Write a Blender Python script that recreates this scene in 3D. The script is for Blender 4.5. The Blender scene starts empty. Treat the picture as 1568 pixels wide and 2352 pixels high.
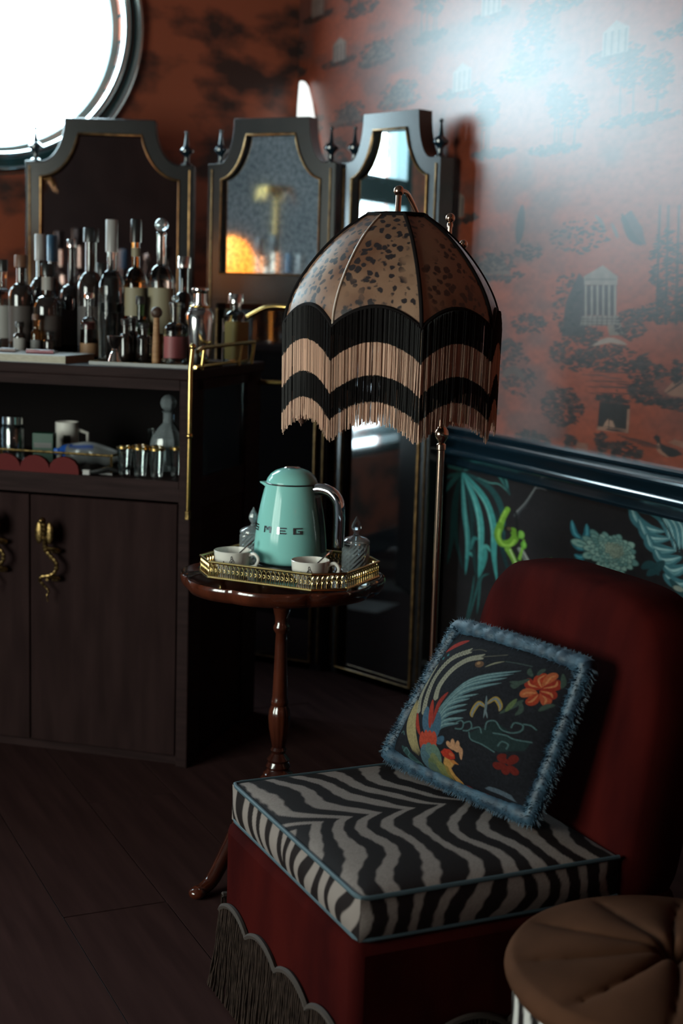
# Dark cocktail lounge corner: diagonal bar cabinet, three framed mirrors, fringed lamp, slipper chair.
import bpy, math, random
import numpy as np
from math import sin, cos, pi, radians as R_
from mathutils import Vector, Matrix

SC = bpy.context.scene
COL = SC.collection

# ------------------------------------------------------------------ camera
cd = bpy.data.cameras.new('camera'); cam = bpy.data.objects.new('camera', cd); COL.objects.link(cam)
PH, TH, RO = R_(25), R_(8.7), R_(1.72)
fw = Vector((sin(PH) * cos(TH), cos(PH) * cos(TH), -sin(TH)))
rt0 = Vector((cos(PH), -sin(PH), 0)); up0 = rt0.cross(fw)
rt = rt0 * cos(RO) + up0 * sin(RO); up = up0 * cos(RO) - rt0 * sin(RO)
M4 = Matrix((rt, up, -fw)).transposed().to_4x4(); M4.translation = (0, 0, 1.4)
cam.matrix_world = M4
cd.sensor_fit = 'HORIZONTAL'; cd.sensor_width = 24.0; cd.lens = 24.0 * 3300 / 1568
cd.clip_start = 0.05; cd.clip_end = 100
cd.dof.use_dof = True; cd.dof.focus_distance = 3.0; cd.dof.aperture_fstop = 3.2
SC.camera = cam

# ------------------------------------------------------------------ world, daylight portals, exposure
wd = bpy.data.worlds.new('overcast_sky'); SC.world = wd; wd.use_nodes = True
bgn = wd.node_tree.nodes['Background']
bgn.inputs[0].default_value = (0.70, 0.92, 1.0, 1); bgn.inputs[1].default_value = 26.0
vs = SC.view_settings
vs.view_transform = 'Standard'; vs.look = 'None'; vs.gamma = 1.0; vs.use_curve_mapping = False
vs.exposure = 0.0
SC.cycles.max_bounces = 10; SC.cycles.diffuse_bounces = 5; SC.cycles.glossy_bounces = 5
SC.cycles.transmission_bounces = 8; SC.cycles.transparent_max_bounces = 16
SC.cycles.caustics_reflective = False; SC.cycles.caustics_refractive = False
SC.cycles.sample_clamp_indirect = 4.0


def portal(name, loc, rot, sx, sy):
    l = bpy.data.lights.new(name, 'AREA'); l.shape = 'RECTANGLE'; l.size = sx; l.size_y = sy
    l.cycles.is_portal = True
    o = bpy.data.objects.new(name, l); COL.objects.link(o); o.location = loc; o.rotation_euler = rot
    return o


portal('daylight_portal', (1.15, 5.93, 2.41), (R_(-90), 0, 0), 1.1, 1.1)
portal('daylight_portal', (0.075, 5.93, 1.55), (R_(-90), 0, 0), 0.85, 2.0)
portal('daylight_portal', (-2.78, 2.1, 1.5), (0, R_(-90), 0), 1.6, 2.2)


# ------------------------------------------------------------------ colour and material helpers
def lin(h, g=1.0):
    c = [((h >> s) & 255) / 255.0 for s in (16, 8, 0)]
    return tuple(min(1, g * (x / 12.92 if x <= .04045 else ((x + .055) / 1.055) ** 2.4)) for x in c)


def mat(name, col=(.5, .5, .5), rough=.5, metal=0., **kw):
    m = bpy.data.materials.new(name); m.use_nodes = True
    b = m.node_tree.nodes['Principled BSDF']
    b.inputs['Base Color'].default_value = (*col, 1)
    b.inputs['Roughness'].default_value = rough; b.inputs['Metallic'].default_value = metal
    for k, v in kw.items():
        i = b.inputs[k.replace('_', ' ')]
        i.default_value = (*v, 1) if isinstance(v, tuple) and len(v) == 3 else v
    return m


def nd(m, t, **kw):
    n = m.node_tree.nodes.new(t)
    for k, v in kw.items():
        if hasattr(n, k): setattr(n, k, v)
        else: n.inputs[k.replace('_', ' ')].default_value = v
    return n


def lk(m, a, b): m.node_tree.links.new(a, b)


def pb(m): return m.node_tree.nodes['Principled BSDF']


def attr_mat(name, rough, **kw):
    m = mat(name, rough=rough, **kw); a = nd(m, 'ShaderNodeAttribute'); a.attribute_name = 'Col'
    lk(m, a.outputs['Color'], pb(m).inputs['Base Color']); return m


def noisy(m, c1, c2, scale=8., detail=4., stretch=(1, 1, 1), lo=.35, hi=.65, bump=0., bscale=None):
    """two-tone procedural noise colour, optional fine bump"""
    tc = nd(m, 'ShaderNodeTexCoord'); mp = nd(m, 'ShaderNodeMapping'); mp.inputs['Scale'].default_value = stretch
    lk(m, tc.outputs['Object'], mp.inputs['Vector'])
    n = nd(m, 'ShaderNodeTexNoise', Scale=scale, Detail=detail); lk(m, mp.outputs[0], n.inputs['Vector'])
    r = nd(m, 'ShaderNodeValToRGB'); e = r.color_ramp.elements
    e[0].position, e[0].color = lo, (*c1, 1); e[1].position, e[1].color = hi, (*c2, 1)
    lk(m, n.outputs['Fac'], r.inputs[0]); lk(m, r.outputs[0], pb(m).inputs['Base Color'])
    if bump:
        n2 = nd(m, 'ShaderNodeTexNoise', Scale=bscale or scale * 6, Detail=3.); lk(m, mp.outputs[0], n2.inputs['Vector'])
        bp = nd(m, 'ShaderNodeBump', Strength=bump, Distance=.004); lk(m, n2.outputs['Fac'], bp.inputs['Height'])
        lk(m, bp.outputs[0], pb(m).inputs['Normal'])
    return m


def glass(name, col=(1, 1, 1), rough=.02, ior=1.45):
    return mat(name, col, rough, Transmission_Weight=1.0, IOR=ior)


def pane_mat(name, tint=(1, 1, 1), gloss=.08, rough=.0):
    """thin flat pane: lets light straight through and reflects a little"""
    m = bpy.data.materials.new(name); m.use_nodes = True; nt = m.node_tree; nt.nodes.remove(pb(m))
    t = nd(m, 'ShaderNodeBsdfTransparent'); t.inputs[0].default_value = (*tint, 1)
    g = nd(m, 'ShaderNodeBsdfGlossy'); g.inputs['Roughness'].default_value = rough
    x = nd(m, 'ShaderNodeMixShader'); x.inputs[0].default_value = gloss
    lk(m, t.outputs[0], x.inputs[1]); lk(m, g.outputs[0], x.inputs[2]); lk(m, x.outputs[0], nt.nodes['Material Output'].inputs[0])
    return m


def thin_glass(name, tint=(.93, .96, .96)):
    """blown glassware: clear face-on, shiny at the rims"""
    m = pane_mat(name, tint, .1, .02); x = [k for k in m.node_tree.nodes if k.type == 'MIX_SHADER'][0]
    f = nd(m, 'ShaderNodeLayerWeight'); f.inputs[0].default_value = .45
    r = nd(m, 'ShaderNodeMapRange'); r.inputs['To Min'].default_value = .07; r.inputs['To Max'].default_value = .75
    lk(m, f.outputs['Fresnel'], r.inputs[0]); lk(m, r.outputs[0], x.inputs[0]); return m


def noise2(nu, nv, cu, cv, seed):
    """smooth value noise in 0..1 with cu x cv lattice cells"""
    r = np.random.RandomState(seed); g = r.rand(cv + 2, cu + 2)
    x = np.linspace(0, cu, nu); y = np.linspace(0, cv, nv)
    xi = np.minimum(x.astype(int), cu); yi = np.minimum(y.astype(int), cv)
    fx = x - xi; fy = y - yi; fx = fx * fx * (3 - 2 * fx); fy = (fy * fy * (3 - 2 * fy))[:, None]
    a = g[np.ix_(yi, xi)]; b = g[np.ix_(yi, xi + 1)]; c = g[np.ix_(yi + 1, xi)]; d = g[np.ix_(yi + 1, xi + 1)]
    return (a * (1 - fx) + b * fx) * (1 - fy) + (c * (1 - fx) + d * fx) * fy


# ------------------------------------------------------------------ geometry helpers
class MB:
    def __init__(s): s.v = []; s.f = []; s.c = None

    def add(s, vs_, fs):
        o = len(s.v); s.v += [tuple(p) for p in vs_]; s.f += [tuple(i + o for i in q) for q in fs]; return s

    def box(s, x0, x1, y0, y1, z0, z1):
        return s.add([(x0, y0, z0), (x1, y0, z0), (x1, y1, z0), (x0, y1, z0), (x0, y0, z1), (x1, y0, z1), (x1, y1, z1), (x0, y1, z1)],
                     [(0, 3, 2, 1), (4, 5, 6, 7), (0, 1, 5, 4), (1, 2, 6, 5), (2, 3, 7, 6), (3, 0, 4, 7)])

    def lathe(s, prof, n=24, c=(0, 0, 0), mod=None, axis='z', close=False, cap=True):
        """prof: list of (radius, height)"""
        vs_ = []
        for r, z in prof:
            for i in range(n):
                a = 2 * pi * i / n; q = r * (mod(a, z) if mod else 1)
                p = (q * cos(a), q * sin(a), z)
                if axis == 'y': p = (p[0], z, p[1])
                elif axis == 'x': p = (z, p[0], p[1])
                vs_.append((p[0] + c[0], p[1] + c[1], p[2] + c[2]))
        fs = []; m = len(prof)
        for k in range(m if close else m - 1):
            for i in range(n):
                j = (i + 1) % n; k2 = (k + 1) % m
                q = (k * n + i, k * n + j, k2 * n + j, k2 * n + i)
                fs.append(q[::-1] if axis == 'y' else q)
        if not close and cap:
            if prof[0][0] > 1e-6: fs.append(tuple(range(n))[::-1] if axis != 'y' else tuple(range(n)))
            if prof[-1][0] > 1e-6:
                t = tuple(range((m - 1) * n, m * n)); fs.append(t if axis != 'y' else t[::-1])
        return s.add(vs_, fs)

    def tube(s, pts, r=.01, n=8, closed=False, cap=True):
        pts = [Vector(p) for p in pts]; m = len(pts)
        rs = r if isinstance(r, (list, tuple)) else [r] * m
        vs_ = []; prev = None
        for i, p in enumerate(pts):
            a = pts[(i - 1) % m] if closed or i > 0 else p; b = pts[(i + 1) % m] if closed or i < m - 1 else p
            t = (b - a).normalized()
            if prev is None: prev = t.orthogonal().normalized()
            nn = (prev - t * prev.dot(t))
            nn = nn.normalized() if nn.length > 1e-6 else t.orthogonal().normalized()
            prev = nn; bb = t.cross(nn)
            for k in range(n):
                g = 2 * pi * k / n; vs_.append(p + (nn * cos(g) + bb * sin(g)) * rs[i])
        fs = []
        for i in range(m if closed else m - 1):
            for k in range(n):
                j = (i + 1) % m; l = (k + 1) % n
                fs.append((i * n + k, i * n + l, j * n + l, j * n + k))
        if cap and not closed: fs += [tuple(range(n))[::-1], tuple(range((m - 1) * n, m * n))]
        return s.add(vs_, fs)

    def ball(s, c, r, n=12, m=8, sq=(1, 1, 1)):
        prof = [(max(1e-7, r * sin(pi * k / m)), -r * cos(pi * k / m)) for k in range(m + 1)]
        o = len(s.v); s.lathe(prof, n)
        for i in range(o, len(s.v)):
            p = s.v[i]; s.v[i] = (p[0] * sq[0] + c[0], p[1] * sq[1] + c[1], p[2] * sq[2] + c[2])
        return s

    def prism(s, poly, h0, h1, axis='z'):
        """extrude a 2-D outline; axis z: (x,y), axis y: (x,z), axis x: (y,z)"""
        f = {'z': lambda p, h: (p[0], p[1], h), 'y': lambda p, h: (p[0], h, p[1]), 'x': lambda p, h: (h, p[0], p[1])}[axis]
        n = len(poly); vs_ = [f(p, h0) for p in poly] + [f(p, h1) for p in poly]
        fs = [tuple(range(n))[::-1], tuple(range(n, 2 * n))] + [(i, (i + 1) % n, (i + 1) % n + n, i + n) for i in range(n)]
        return s.add(vs_, fs)

    def ring(s, outer, inner, h0, h1, axis='y'):
        """extruded band between two outlines with the same number of points"""
        f = {'z': lambda p, h: (p[0], p[1], h), 'y': lambda p, h: (p[0], h, p[1]), 'x': lambda p, h: (h, p[0], p[1])}[axis]
        n = len(outer); vs_ = []
        for h in (h0, h1): vs_ += [f(p, h) for p in outer] + [f(p, h) for p in inner]
        fs = []
        for i in range(n):
            j = (i + 1) % n
            fs += [(i, j, n + j, n + i), (2 * n + i, 3 * n + i, 3 * n + j, 2 * n + j), (i, 2 * n + i, 2 * n + j, j), (n + i, n + j, 3 * n + j, 3 * n + i)]
        return s.add(vs_, fs)

    def build(s, name, m, parent=None, smooth=True, bevel=0, ang=40, loc=None, rz=None):
        me = bpy.data.meshes.new(name); me.from_pydata(s.v, [], s.f); me.update()
        return link(name, me, m, parent, smooth, bevel, ang, loc, rz)


def link(name, me, m, parent=None, smooth=True, bevel=0, ang=40, loc=None, rz=None):
    o = bpy.data.objects.new(name, me); COL.objects.link(o); o.parent = parent
    if m: me.materials.append(m)
    if smooth:
        me.polygons.foreach_set('use_smooth', [True] * len(me.polygons))
        try: me.set_sharp_from_angle(angle=R_(ang))
        except Exception: pass
    if bevel:
        b = o.modifiers.new('bevel', 'BEVEL'); b.width = bevel; b.segments = 2; b.limit_method = 'ANGLE'; b.angle_limit = R_(50)
        b.harden_normals = False
    if loc: o.location = loc
    if rz is not None: o.rotation_euler[2] = rz
    return o


def grid_mesh(name, P, C=None, wrap_u=False, flip=False):
    """dense grid from an array (nv, nu, 3) with an optional colour per vertex"""
    nv, nu = P.shape[:2]; me = bpy.data.meshes.new(name)
    idx = np.arange(nv * nu).reshape(nv, nu)
    if wrap_u: idx = np.concatenate([idx, idx[:, :1]], 1)
    q = np.stack([idx[:-1, :-1], idx[:-1, 1:], idx[1:, 1:], idx[1:, :-1]], -1).reshape(-1, 4)
    if flip: q = q[:, ::-1]
    me.vertices.add(nv * nu); me.vertices.foreach_set('co', P.astype(np.float32).ravel())
    me.loops.add(q.size); me.loops.foreach_set('vertex_index', q.astype(np.int32).ravel())
    me.polygons.add(len(q)); me.polygons.foreach_set('loop_start', np.arange(0, q.size, 4, dtype=np.int32))
    me.update(calc_edges=True)
    if C is not None:
        a = me.color_attributes.new('Col', 'FLOAT_COLOR', 'POINT')
        a.data.foreach_set('color', np.concatenate([C.reshape(-1, 3), np.ones((nv * nu, 1))], 1).astype(np.float32).ravel())
    me.validate()
    return me


def set_cols(o, C):
    a = o.data.color_attributes.new('Col', 'FLOAT_COLOR', 'POINT')
    C = np.asarray(C); a.data.foreach_set('color', np.concatenate([C, np.ones((len(C), 1))], 1).astype(np.float32).ravel())


def tag(o, label=None, cat=None, group=None, kind=None):
    for k, v in (('label', label), ('category', cat), ('group', group), ('kind', kind)):
        if v: o[k] = v
    return o


def thing(name, label, cat, loc=(0, 0, 0), rz=0., group=None):
    o = bpy.data.objects.new(name, None); COL.objects.link(o); o.location = loc; o.rotation_euler[2] = rz
    o.empty_display_size = .05
    return tag(o, label, cat, group)


def smooth_path(pts, n=8):
    """Catmull-Rom through the points (any dimension)"""
    p = np.array(pts, float); out = []
    for i in range(len(p) - 1):
        a = p[max(i - 1, 0)]; b = p[i]; c = p[i + 1]; d = p[min(i + 2, len(p) - 1)]
        for t in np.arange(n) / n:
            out.append(.5 * (2 * b + (c - a) * t + (2 * a - 5 * b + 4 * c - d) * t * t + (3 * b - a - 3 * c + d) * t ** 3))
    out.append(p[-1]); return np.array(out)


# ------------------------------------------------------------------ printed patterns, rasterised onto dense grids
class Canvas:
    def __init__(s, u0, u1, v0, v1, nu, nv, base):
        s.u = np.linspace(u0, u1, nu); s.v = np.linspace(v0, v1, nv); s.c = np.zeros((nv, nu, 3)); s.c[:] = base
        s.cell = max(abs(u1 - u0) / nu, abs(v1 - v0) / nv); s.gain = 1.0

    def blend(s, sd, col, i0, i1, j0, j1):
        al = np.clip(.5 - sd / s.cell, 0, 1)[..., None]
        s.c[j0:j1, i0:i1] = s.c[j0:j1, i0:i1] * (1 - al) + np.array(col) * al

    def win(s, a, b, c, d):
        uu = s.u if s.u[0] < s.u[-1] else -s.u
        if s.u[0] > s.u[-1]: a, b = -b, -a
        i0, i1 = np.searchsorted(uu, a), np.searchsorted(uu, b); j0, j1 = np.searchsorted(s.v, c), np.searchsorted(s.v, d)
        return i0, i1, j0, j1

    def stroke(s, pts, ws, col):
        P = np.array(pts, float); W = np.array(ws, float) / 2; k = W.max() + s.cell
        i0, i1, j0, j1 = s.win(P[:, 0].min() - k, P[:, 0].max() + k, P[:, 1].min() - k, P[:, 1].max() + k)
        if i1 <= i0 or j1 <= j0: return
        U = s.u[i0:i1][None, :]; V = s.v[j0:j1][:, None]; sd = np.full((j1 - j0, i1 - i0), 1e9)
        for a, b, wa, wb in zip(P[:-1], P[1:], W[:-1], W[1:]):
            d = b - a; L = max(d @ d, 1e-9); t = np.clip(((U - a[0]) * d[0] + (V - a[1]) * d[1]) / L, 0, 1)
            sd = np.minimum(sd, np.hypot(U - a[0] - t * d[0], V - a[1] - t * d[1]) - (wa + (wb - wa) * t))
        s.blend(sd, col, i0, i1, j0, j1)

    def leaf(s, pts, w, col):
        q = smooth_path(pts, 6) if len(pts) > 2 else np.linspace(pts[0], pts[-1], 7); t = np.linspace(0, 1, len(q))
        s.stroke(q, w * np.sin(pi * np.clip(t * .96 + .04, 0, 1)) ** .75, col)

    def poly(s, pts, col):
        P = np.array(pts, float); k = s.cell
        i0, i1, j0, j1 = s.win(P[:, 0].min() - k, P[:, 0].max() + k, P[:, 1].min() - k, P[:, 1].max() + k)
        if i1 <= i0 or j1 <= j0: return
        U = s.u[i0:i1][None, :]; V = s.v[j0:j1][:, None]; ins = np.zeros((j1 - j0, i1 - i0), bool); sd = np.full(ins.shape, 1e9)
        for a, b in zip(P, np.roll(P, -1, 0)):
            d = b - a; L = max(d @ d, 1e-9); t = np.clip(((U - a[0]) * d[0] + (V - a[1]) * d[1]) / L, 0, 1)
            sd = np.minimum(sd, np.hypot(U - a[0] - t * d[0], V - a[1] - t * d[1]))
            if abs(d[1]) > 1e-9:
                x = a[0] + (V - a[1]) * d[0] / d[1]; ins ^= ((V >= a[1]) != (V >= b[1])) & (U < x)
        s.blend(np.where(ins, -sd, sd), col, i0, i1, j0, j1)

    def bush(s, c, rx, ry, n, seed, cols=(0x2a2322, 0x352a28, 0x211c1d, 0x463733)):
        r = random.Random(seed)
        for _ in range(n):
            a = r.uniform(0, 2 * pi); t = r.random() ** .5; x = c[0] + rx * t * cos(a); y = c[1] + ry * t * sin(a); w = r.uniform(3, 8)
            s.leaf([(x - w * r.uniform(.4, 1.4), y + r.uniform(-w, w)), (x + w * r.uniform(.4, 1.4), y + r.uniform(-w, w))], w, lin(r.choice(cols), s.gain))

    def run(s, cmds):
        for t, col, w, p in cmds:
            c = lin(col, s.gain)
            if t == 'L': s.leaf(p, w, c)
            elif t == 'S': s.stroke(smooth_path(p, 5) if len(p) > 2 else p, [w] * ((len(p) - 1) * 5 + 1 if len(p) > 2 else 2), c)
            elif t == 'T':
                q = smooth_path(p, 5) if len(p) > 2 else np.array(p, float); s.stroke(q, np.linspace(w[0], w[1], len(q)), c)
            elif t == 'P': s.poly(p, c)
            elif t == 'E':
                s.poly([(p[0][0] + w[0] * cos(k * pi / 8), p[0][1] + w[1] * sin(k * pi / 8)) for k in range(16)], c)
            elif t == 'B': s.bush(p[0], w[0], w[1], col // 100, col % 100)
            elif t == 'F': s.feather(p, w, c)
            elif t == 'D': s.dahlia(p[0], w[0], w[1], col)

    def feather(s, p, w, c):
        q = smooth_path(p, 7); s.stroke(q, [w * .55] * len(q), tuple(.7 * x for x in c))
        for a, b in zip(q[:-1], q[1:]):
            d = b - a; d /= np.hypot(*d); n = np.array([-d[1], d[0]])
            for g in (-1, 1): s.leaf([a, a + n * g * w * .9 + d * w, a + n * g * w * 1.2 + d * w * 1.9], w, c)

    def dahlia(s, c0, rx, ry, num):
        r = random.Random(4)
        for k in range(num):
            q = 1 - math.sqrt(k / num) * .97; a = k * 2.39996
            x = c0[0] + 12 * q + rx * q * cos(a) * (1.05 if cos(a) > 0 else .72); y = c0[1] - 15 * q + ry * q * sin(a) * (1.05 if sin(a) < 0 else .8)
            L = 10 + 22 * q; w = 7 + 15 * q; d = np.array([cos(a), sin(a)]); p = np.array([x, y])
            col = r.choice((0x7fa59c, 0x8fb2a6, 0x9dbcae, 0x6c958f)) if q > .25 else r.choice((0xb4bda6, 0xa3ad98))
            s.leaf([p - d * L * .6, p, p + d * L * .55], w * 1.18, lin(0x35504e, s.gain)); s.leaf([p - d * L * .6, p, p + d * L * .5], w, lin(col, s.gain))
            s.leaf([p - d * L * .6, p, p + d * L * .1], w * .3, lin(0x56827e, s.gain))
MURAL = [
('L',0x1c3a3a,15.3,((2074,802),(2094,693),(2097,563),(2108,474),)),
('L',0x1c3a3a,15.3,((2076,801),(2087,670),(2080,569),(2054,475),)),
('L',0x1c3a3a,15.3,((2071,809),(2035,686),(2023,557),(2010,466),)),
('L',0x2a5553,15.3,((2076,801),(2101,769),(2128,719),)),
('L',0x2f5c58,13.3,((2072,812),(2103,817),(2135,815),)),
('L',0x284e4c,11.2,((2074,805),(2108,786),(2133,767),)),
('L',0x35625c,12.3,((2071,815),(2094,832),(2117,839),)),
('L',0x2e5652,11.2,((2066,818),(2060,840),(2042,857),)),
('L',0x214a4a,20.5,((2061,808),(1979,777),(1938,709),(1930,578),)),
('L',0x173234,17.4,((1958,709),(1941,641),(1930,584),(1904,502),)),
('L',0x3a7672,17.4,((2065,815),(2005,845),(1952,827),(1917,772),)),
('L',0x5b9a92,3.6,((2018,802),(1980,795),(1951,798),(1920,778),)),
('L',0x214444,13.3,((1950,840),(1934,814),(1918,772),)),
('L',0x4c8a86,4.6,((1941,836),(1930,815),(1925,792),)),
('L',0x438f8c,17.4,((2071,804),(2058,679),(2043,582),(2045,462),)),
('L',0x6fb5ae,4.6,((2068,784),(2055,679),(2046,581),(2045,517),)),
('L',0x4ea09b,21.5,((2067,803),(2021,715),(2000,621),(2002,463),)),
('L',0x7cc4bb,5.1,((2060,780),(2022,709),(2007,619),(2005,532),)),
('L',0x459792,20.5,((2064,805),(1995,742),(1963,659),(1957,562),(1944,480),)),
('L',0x74bdb4,6.1,((2058,790),(1997,728),(1971,662),(1963,597),)),
('L',0x0f1e20,7.2,((2027,650),(2019,596),(2018,558),)),
('L',0x0f1e20,6.1,((1998,685),(1984,627),(1979,579),)),
('L',0x3f8d88,15.3,((1985,583),(1986,539),(2001,470),)),
('L',0x57a59d,11.2,((1999,565),(1982,583),(1968,569),)),
('L',0x3a7d7a,11.2,((2032,553),(2022,595),(2006,594),)),
('L',0x4b9690,8.2,((2037,532),(2032,541),(2026,531),)),
('L',0x2c5f5d,5.6,((2001,470),(2008,416),(2032,300),)),
('L',0x2c5f5d,5.6,((1995,472),(1998,408),(2002,343),)),
('L',0x2c5f5d,5.6,((1969,495),(1995,466),(1998,376),)),
('L',0x2c5f5d,5.6,((2016,470),(2022,398),(2037,301),)),
('L',0x1e4442,15.3,((1906,544),(1899,522),(1902,472),)),
('L',0x3c7a72,9.2,((1903,539),(1896,521),(1898,493),)),
('T',0x4a4a4c,[8.2,4.6],((1900,711),(1871,757),(1837,835),)),
('T',0x8a8a88,[2.6,1.5],((1896,724),(1869,766),(1840,827),)),
('T',0x2c2a2c,[4.6,2.6],((1893,700),(1881,733),(1865,747),)),
('T',0x77777a,[2.0,1.5],((1845,814),(1832,818),(1815,817),)),
('T',0x8d8f86,[13.3,10.2],((1881,608),(1864,584),(1845,555),)),
('T',0xb8b8ac,[4.1,3.1],((1873,611),(1855,584),(1843,565),)),
('T',0x3c3c3a,[2.6,2.6],((1878,603),(1862,579),(1852,556),)),
('T',0x7fae36,[15.3,17.4],((1922,725),(1935,692),(1942,659),)),
('T',0xa6cf55,[4.6,5.1],((1929,718),(1939,691),(1945,665),)),
('S',0x6c9a2c,22.5,((1942,665),(1949,632),(1937,609),(1909,619),(1895,645),(1902,660),)),
('S',0x9cc850,8.2,((1944,652),(1946,627),(1932,607),(1909,612),(1897,632),)),
('E',0x1a1512,[12.3,10.2,0.0],((1919,660),)),
('E',0x5d4a35,[6.6,6.1,0.0],((1915,663),)),
('T',0x7aa83a,[20.5,13.3],((1915,596),(1898,571),(1877,528),)),
('T',0xcfe6a0,[6.1,3.1],((1908,595),(1895,570),(1878,537),)),
('S',0x5d8c2c,1.5,((1914,586),(1902,596),)),
('S',0x5d8c2c,1.5,((1911,580),(1899,590),)),
('S',0x5d8c2c,1.5,((1907,574),(1895,585),)),
('S',0x5d8c2c,1.5,((1903,568),(1892,579),)),
('S',0x5d8c2c,1.5,((1900,562),(1888,573),)),
('S',0x5d8c2c,1.5,((1896,556),(1884,567),)),
('S',0x5d8c2c,1.5,((1893,550),(1881,561),)),
('S',0x5d8c2c,1.5,((1889,545),(1877,555),)),
('S',0x5d8c2c,1.5,((1885,539),(1874,549),)),
('T',0x86bb42,[9.2,6.1],((1880,578),(1875,604),(1870,641),)),
('E',0x7cb843,[10.2,13.3,0.0],((1879,656),)),
('E',0x9ad25c,[4.6,9.2,0.0],((1876,658),)),
('E',0x6fb03c,[8.2,12.3,0.0],((1870,626),)),
('E',0x93cf58,[3.1,8.2,0.0],((1868,628),)),
('L',0x15120f,7.2,((1898,728),(1892,682),(1888,641),)),
('P',0x5aa04a,0.0,((1821,575),(1806,602),(1791,614),(1779,601),(1790,588),)),
('P',0x86c76a,0.0,((1813,582),(1799,605),(1788,611),(1796,592),)),
('L',0x4c8f7c,5.1,((1824,590),(1814,600),(1806,600),)),
('L',0x2c6f7c,17.4,((1718,700),(1734,711),(1743,746),)),
('L',0x5fa9b4,5.1,((1718,700),(1734,711),(1743,746),)),
('L',0x2c6f7c,17.4,((1716,695),(1703,716),(1705,747),)),
('L',0x5fa9b4,5.1,((1716,695),(1703,716),(1705,747),)),
('L',0x2c6f7c,17.4,((1709,670),(1725,672),(1742,686),)),
('L',0x5fa9b4,5.1,((1709,670),(1725,672),(1742,686),)),
('L',0x2c6f7c,17.4,((1703,652),(1717,643),(1730,646),)),
('L',0x5fa9b4,5.1,((1703,652),(1717,643),(1730,646),)),
('L',0x2c6f7c,17.4,((1706,670),(1697,685),(1687,710),)),
('L',0x5fa9b4,5.1,((1706,670),(1697,685),(1687,710),)),
('L',0x2c6f7c,17.4,((1706,620),(1714,626),(1723,611),)),
('L',0x5fa9b4,5.1,((1706,620),(1714,626),(1723,611),)),
('S',0x3c6a68,2.6,((1720,710),(1712,680),(1701,650),)),
('L',0x3f6f78,30.7,((1602,830),(1588,797),(1562,782),(1526,784),)),
('L',0x9cc0c0,7.2,((1602,830),(1588,797),(1562,782),(1526,784),)),
('L',0x6b9aa0,6.1,((1595,821),(1582,790),(1562,774),(1526,784),)),
('L',0x3f6f78,30.7,((1582,799),(1565,763),(1545,759),(1513,770),)),
('L',0x9cc0c0,7.2,((1582,799),(1565,763),(1545,759),(1513,770),)),
('L',0x6b9aa0,6.1,((1575,790),(1559,755),(1544,751),(1513,770),)),
('L',0x3f6f78,30.7,((1563,763),(1552,736),(1527,735),(1500,742),)),
('L',0x9cc0c0,7.2,((1563,763),(1552,736),(1527,735),(1500,742),)),
('L',0x6b9aa0,6.1,((1557,754),(1546,729),(1527,727),(1500,742),)),
('L',0x3f6f78,30.7,((1543,729),(1530,708),(1510,713),(1488,729),)),
('L',0x9cc0c0,7.2,((1543,729),(1530,708),(1510,713),(1488,729),)),
('L',0x6b9aa0,6.1,((1537,720),(1524,701),(1510,705),(1488,729),)),
('L',0x3f6f78,30.7,((1521,693),(1509,685),(1494,691),(1472,712),)),
('L',0x9cc0c0,7.2,((1521,693),(1509,685),(1494,691),(1472,712),)),
('L',0x6b9aa0,6.1,((1515,685),(1503,678),(1493,683),(1472,712),)),
('L',0x3f6f78,30.7,((1518,669),(1504,657),(1488,655),(1469,666),)),
('L',0x9cc0c0,7.2,((1518,669),(1504,657),(1488,655),(1469,666),)),
('L',0x6b9aa0,6.1,((1512,660),(1498,650),(1488,648),(1469,666),)),
('L',0x4a7a84,15.3,((1540,833),(1515,797),(1500,739),)),
('L',0x9fc3c4,4.1,((1540,833),(1513,801),(1500,739),)),
('L',0x4a7a84,15.3,((1524,833),(1503,799),(1492,742),)),
('L',0x9fc3c4,4.1,((1524,833),(1501,803),(1492,742),)),
('L',0x4a7a84,15.3,((1509,832),(1492,803),(1485,750),)),
('L',0x9fc3c4,4.1,((1509,832),(1490,806),(1485,750),)),
('L',0x4a7a84,15.3,((1493,835),(1479,808),(1474,759),)),
('L',0x9fc3c4,4.1,((1493,835),(1477,812),(1474,759),)),
('L',0x4a7a84,15.3,((1556,830),(1530,809),(1513,765),)),
('L',0x9fc3c4,4.1,((1556,830),(1527,813),(1513,765),)),
('L',0x35626b,25.6,((1581,825),(1557,833),(1531,810),)),
('S',0x1b3236,3.6,((1545,836),(1514,785),(1471,705),)),
('L',0x24454a,20.5,((1569,667),(1549,685),(1532,661),)),
('L',0x24454a,20.5,((1556,652),(1537,680),(1522,706),)),
('L',0x24454a,20.5,((1508,660),(1483,635),(1467,621),)),
('E',0x8f968a,[11.2,7.2,0.0],((1489,642),)),
('D',150,[76.7,63.9],((1630,699),)),
]
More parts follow.
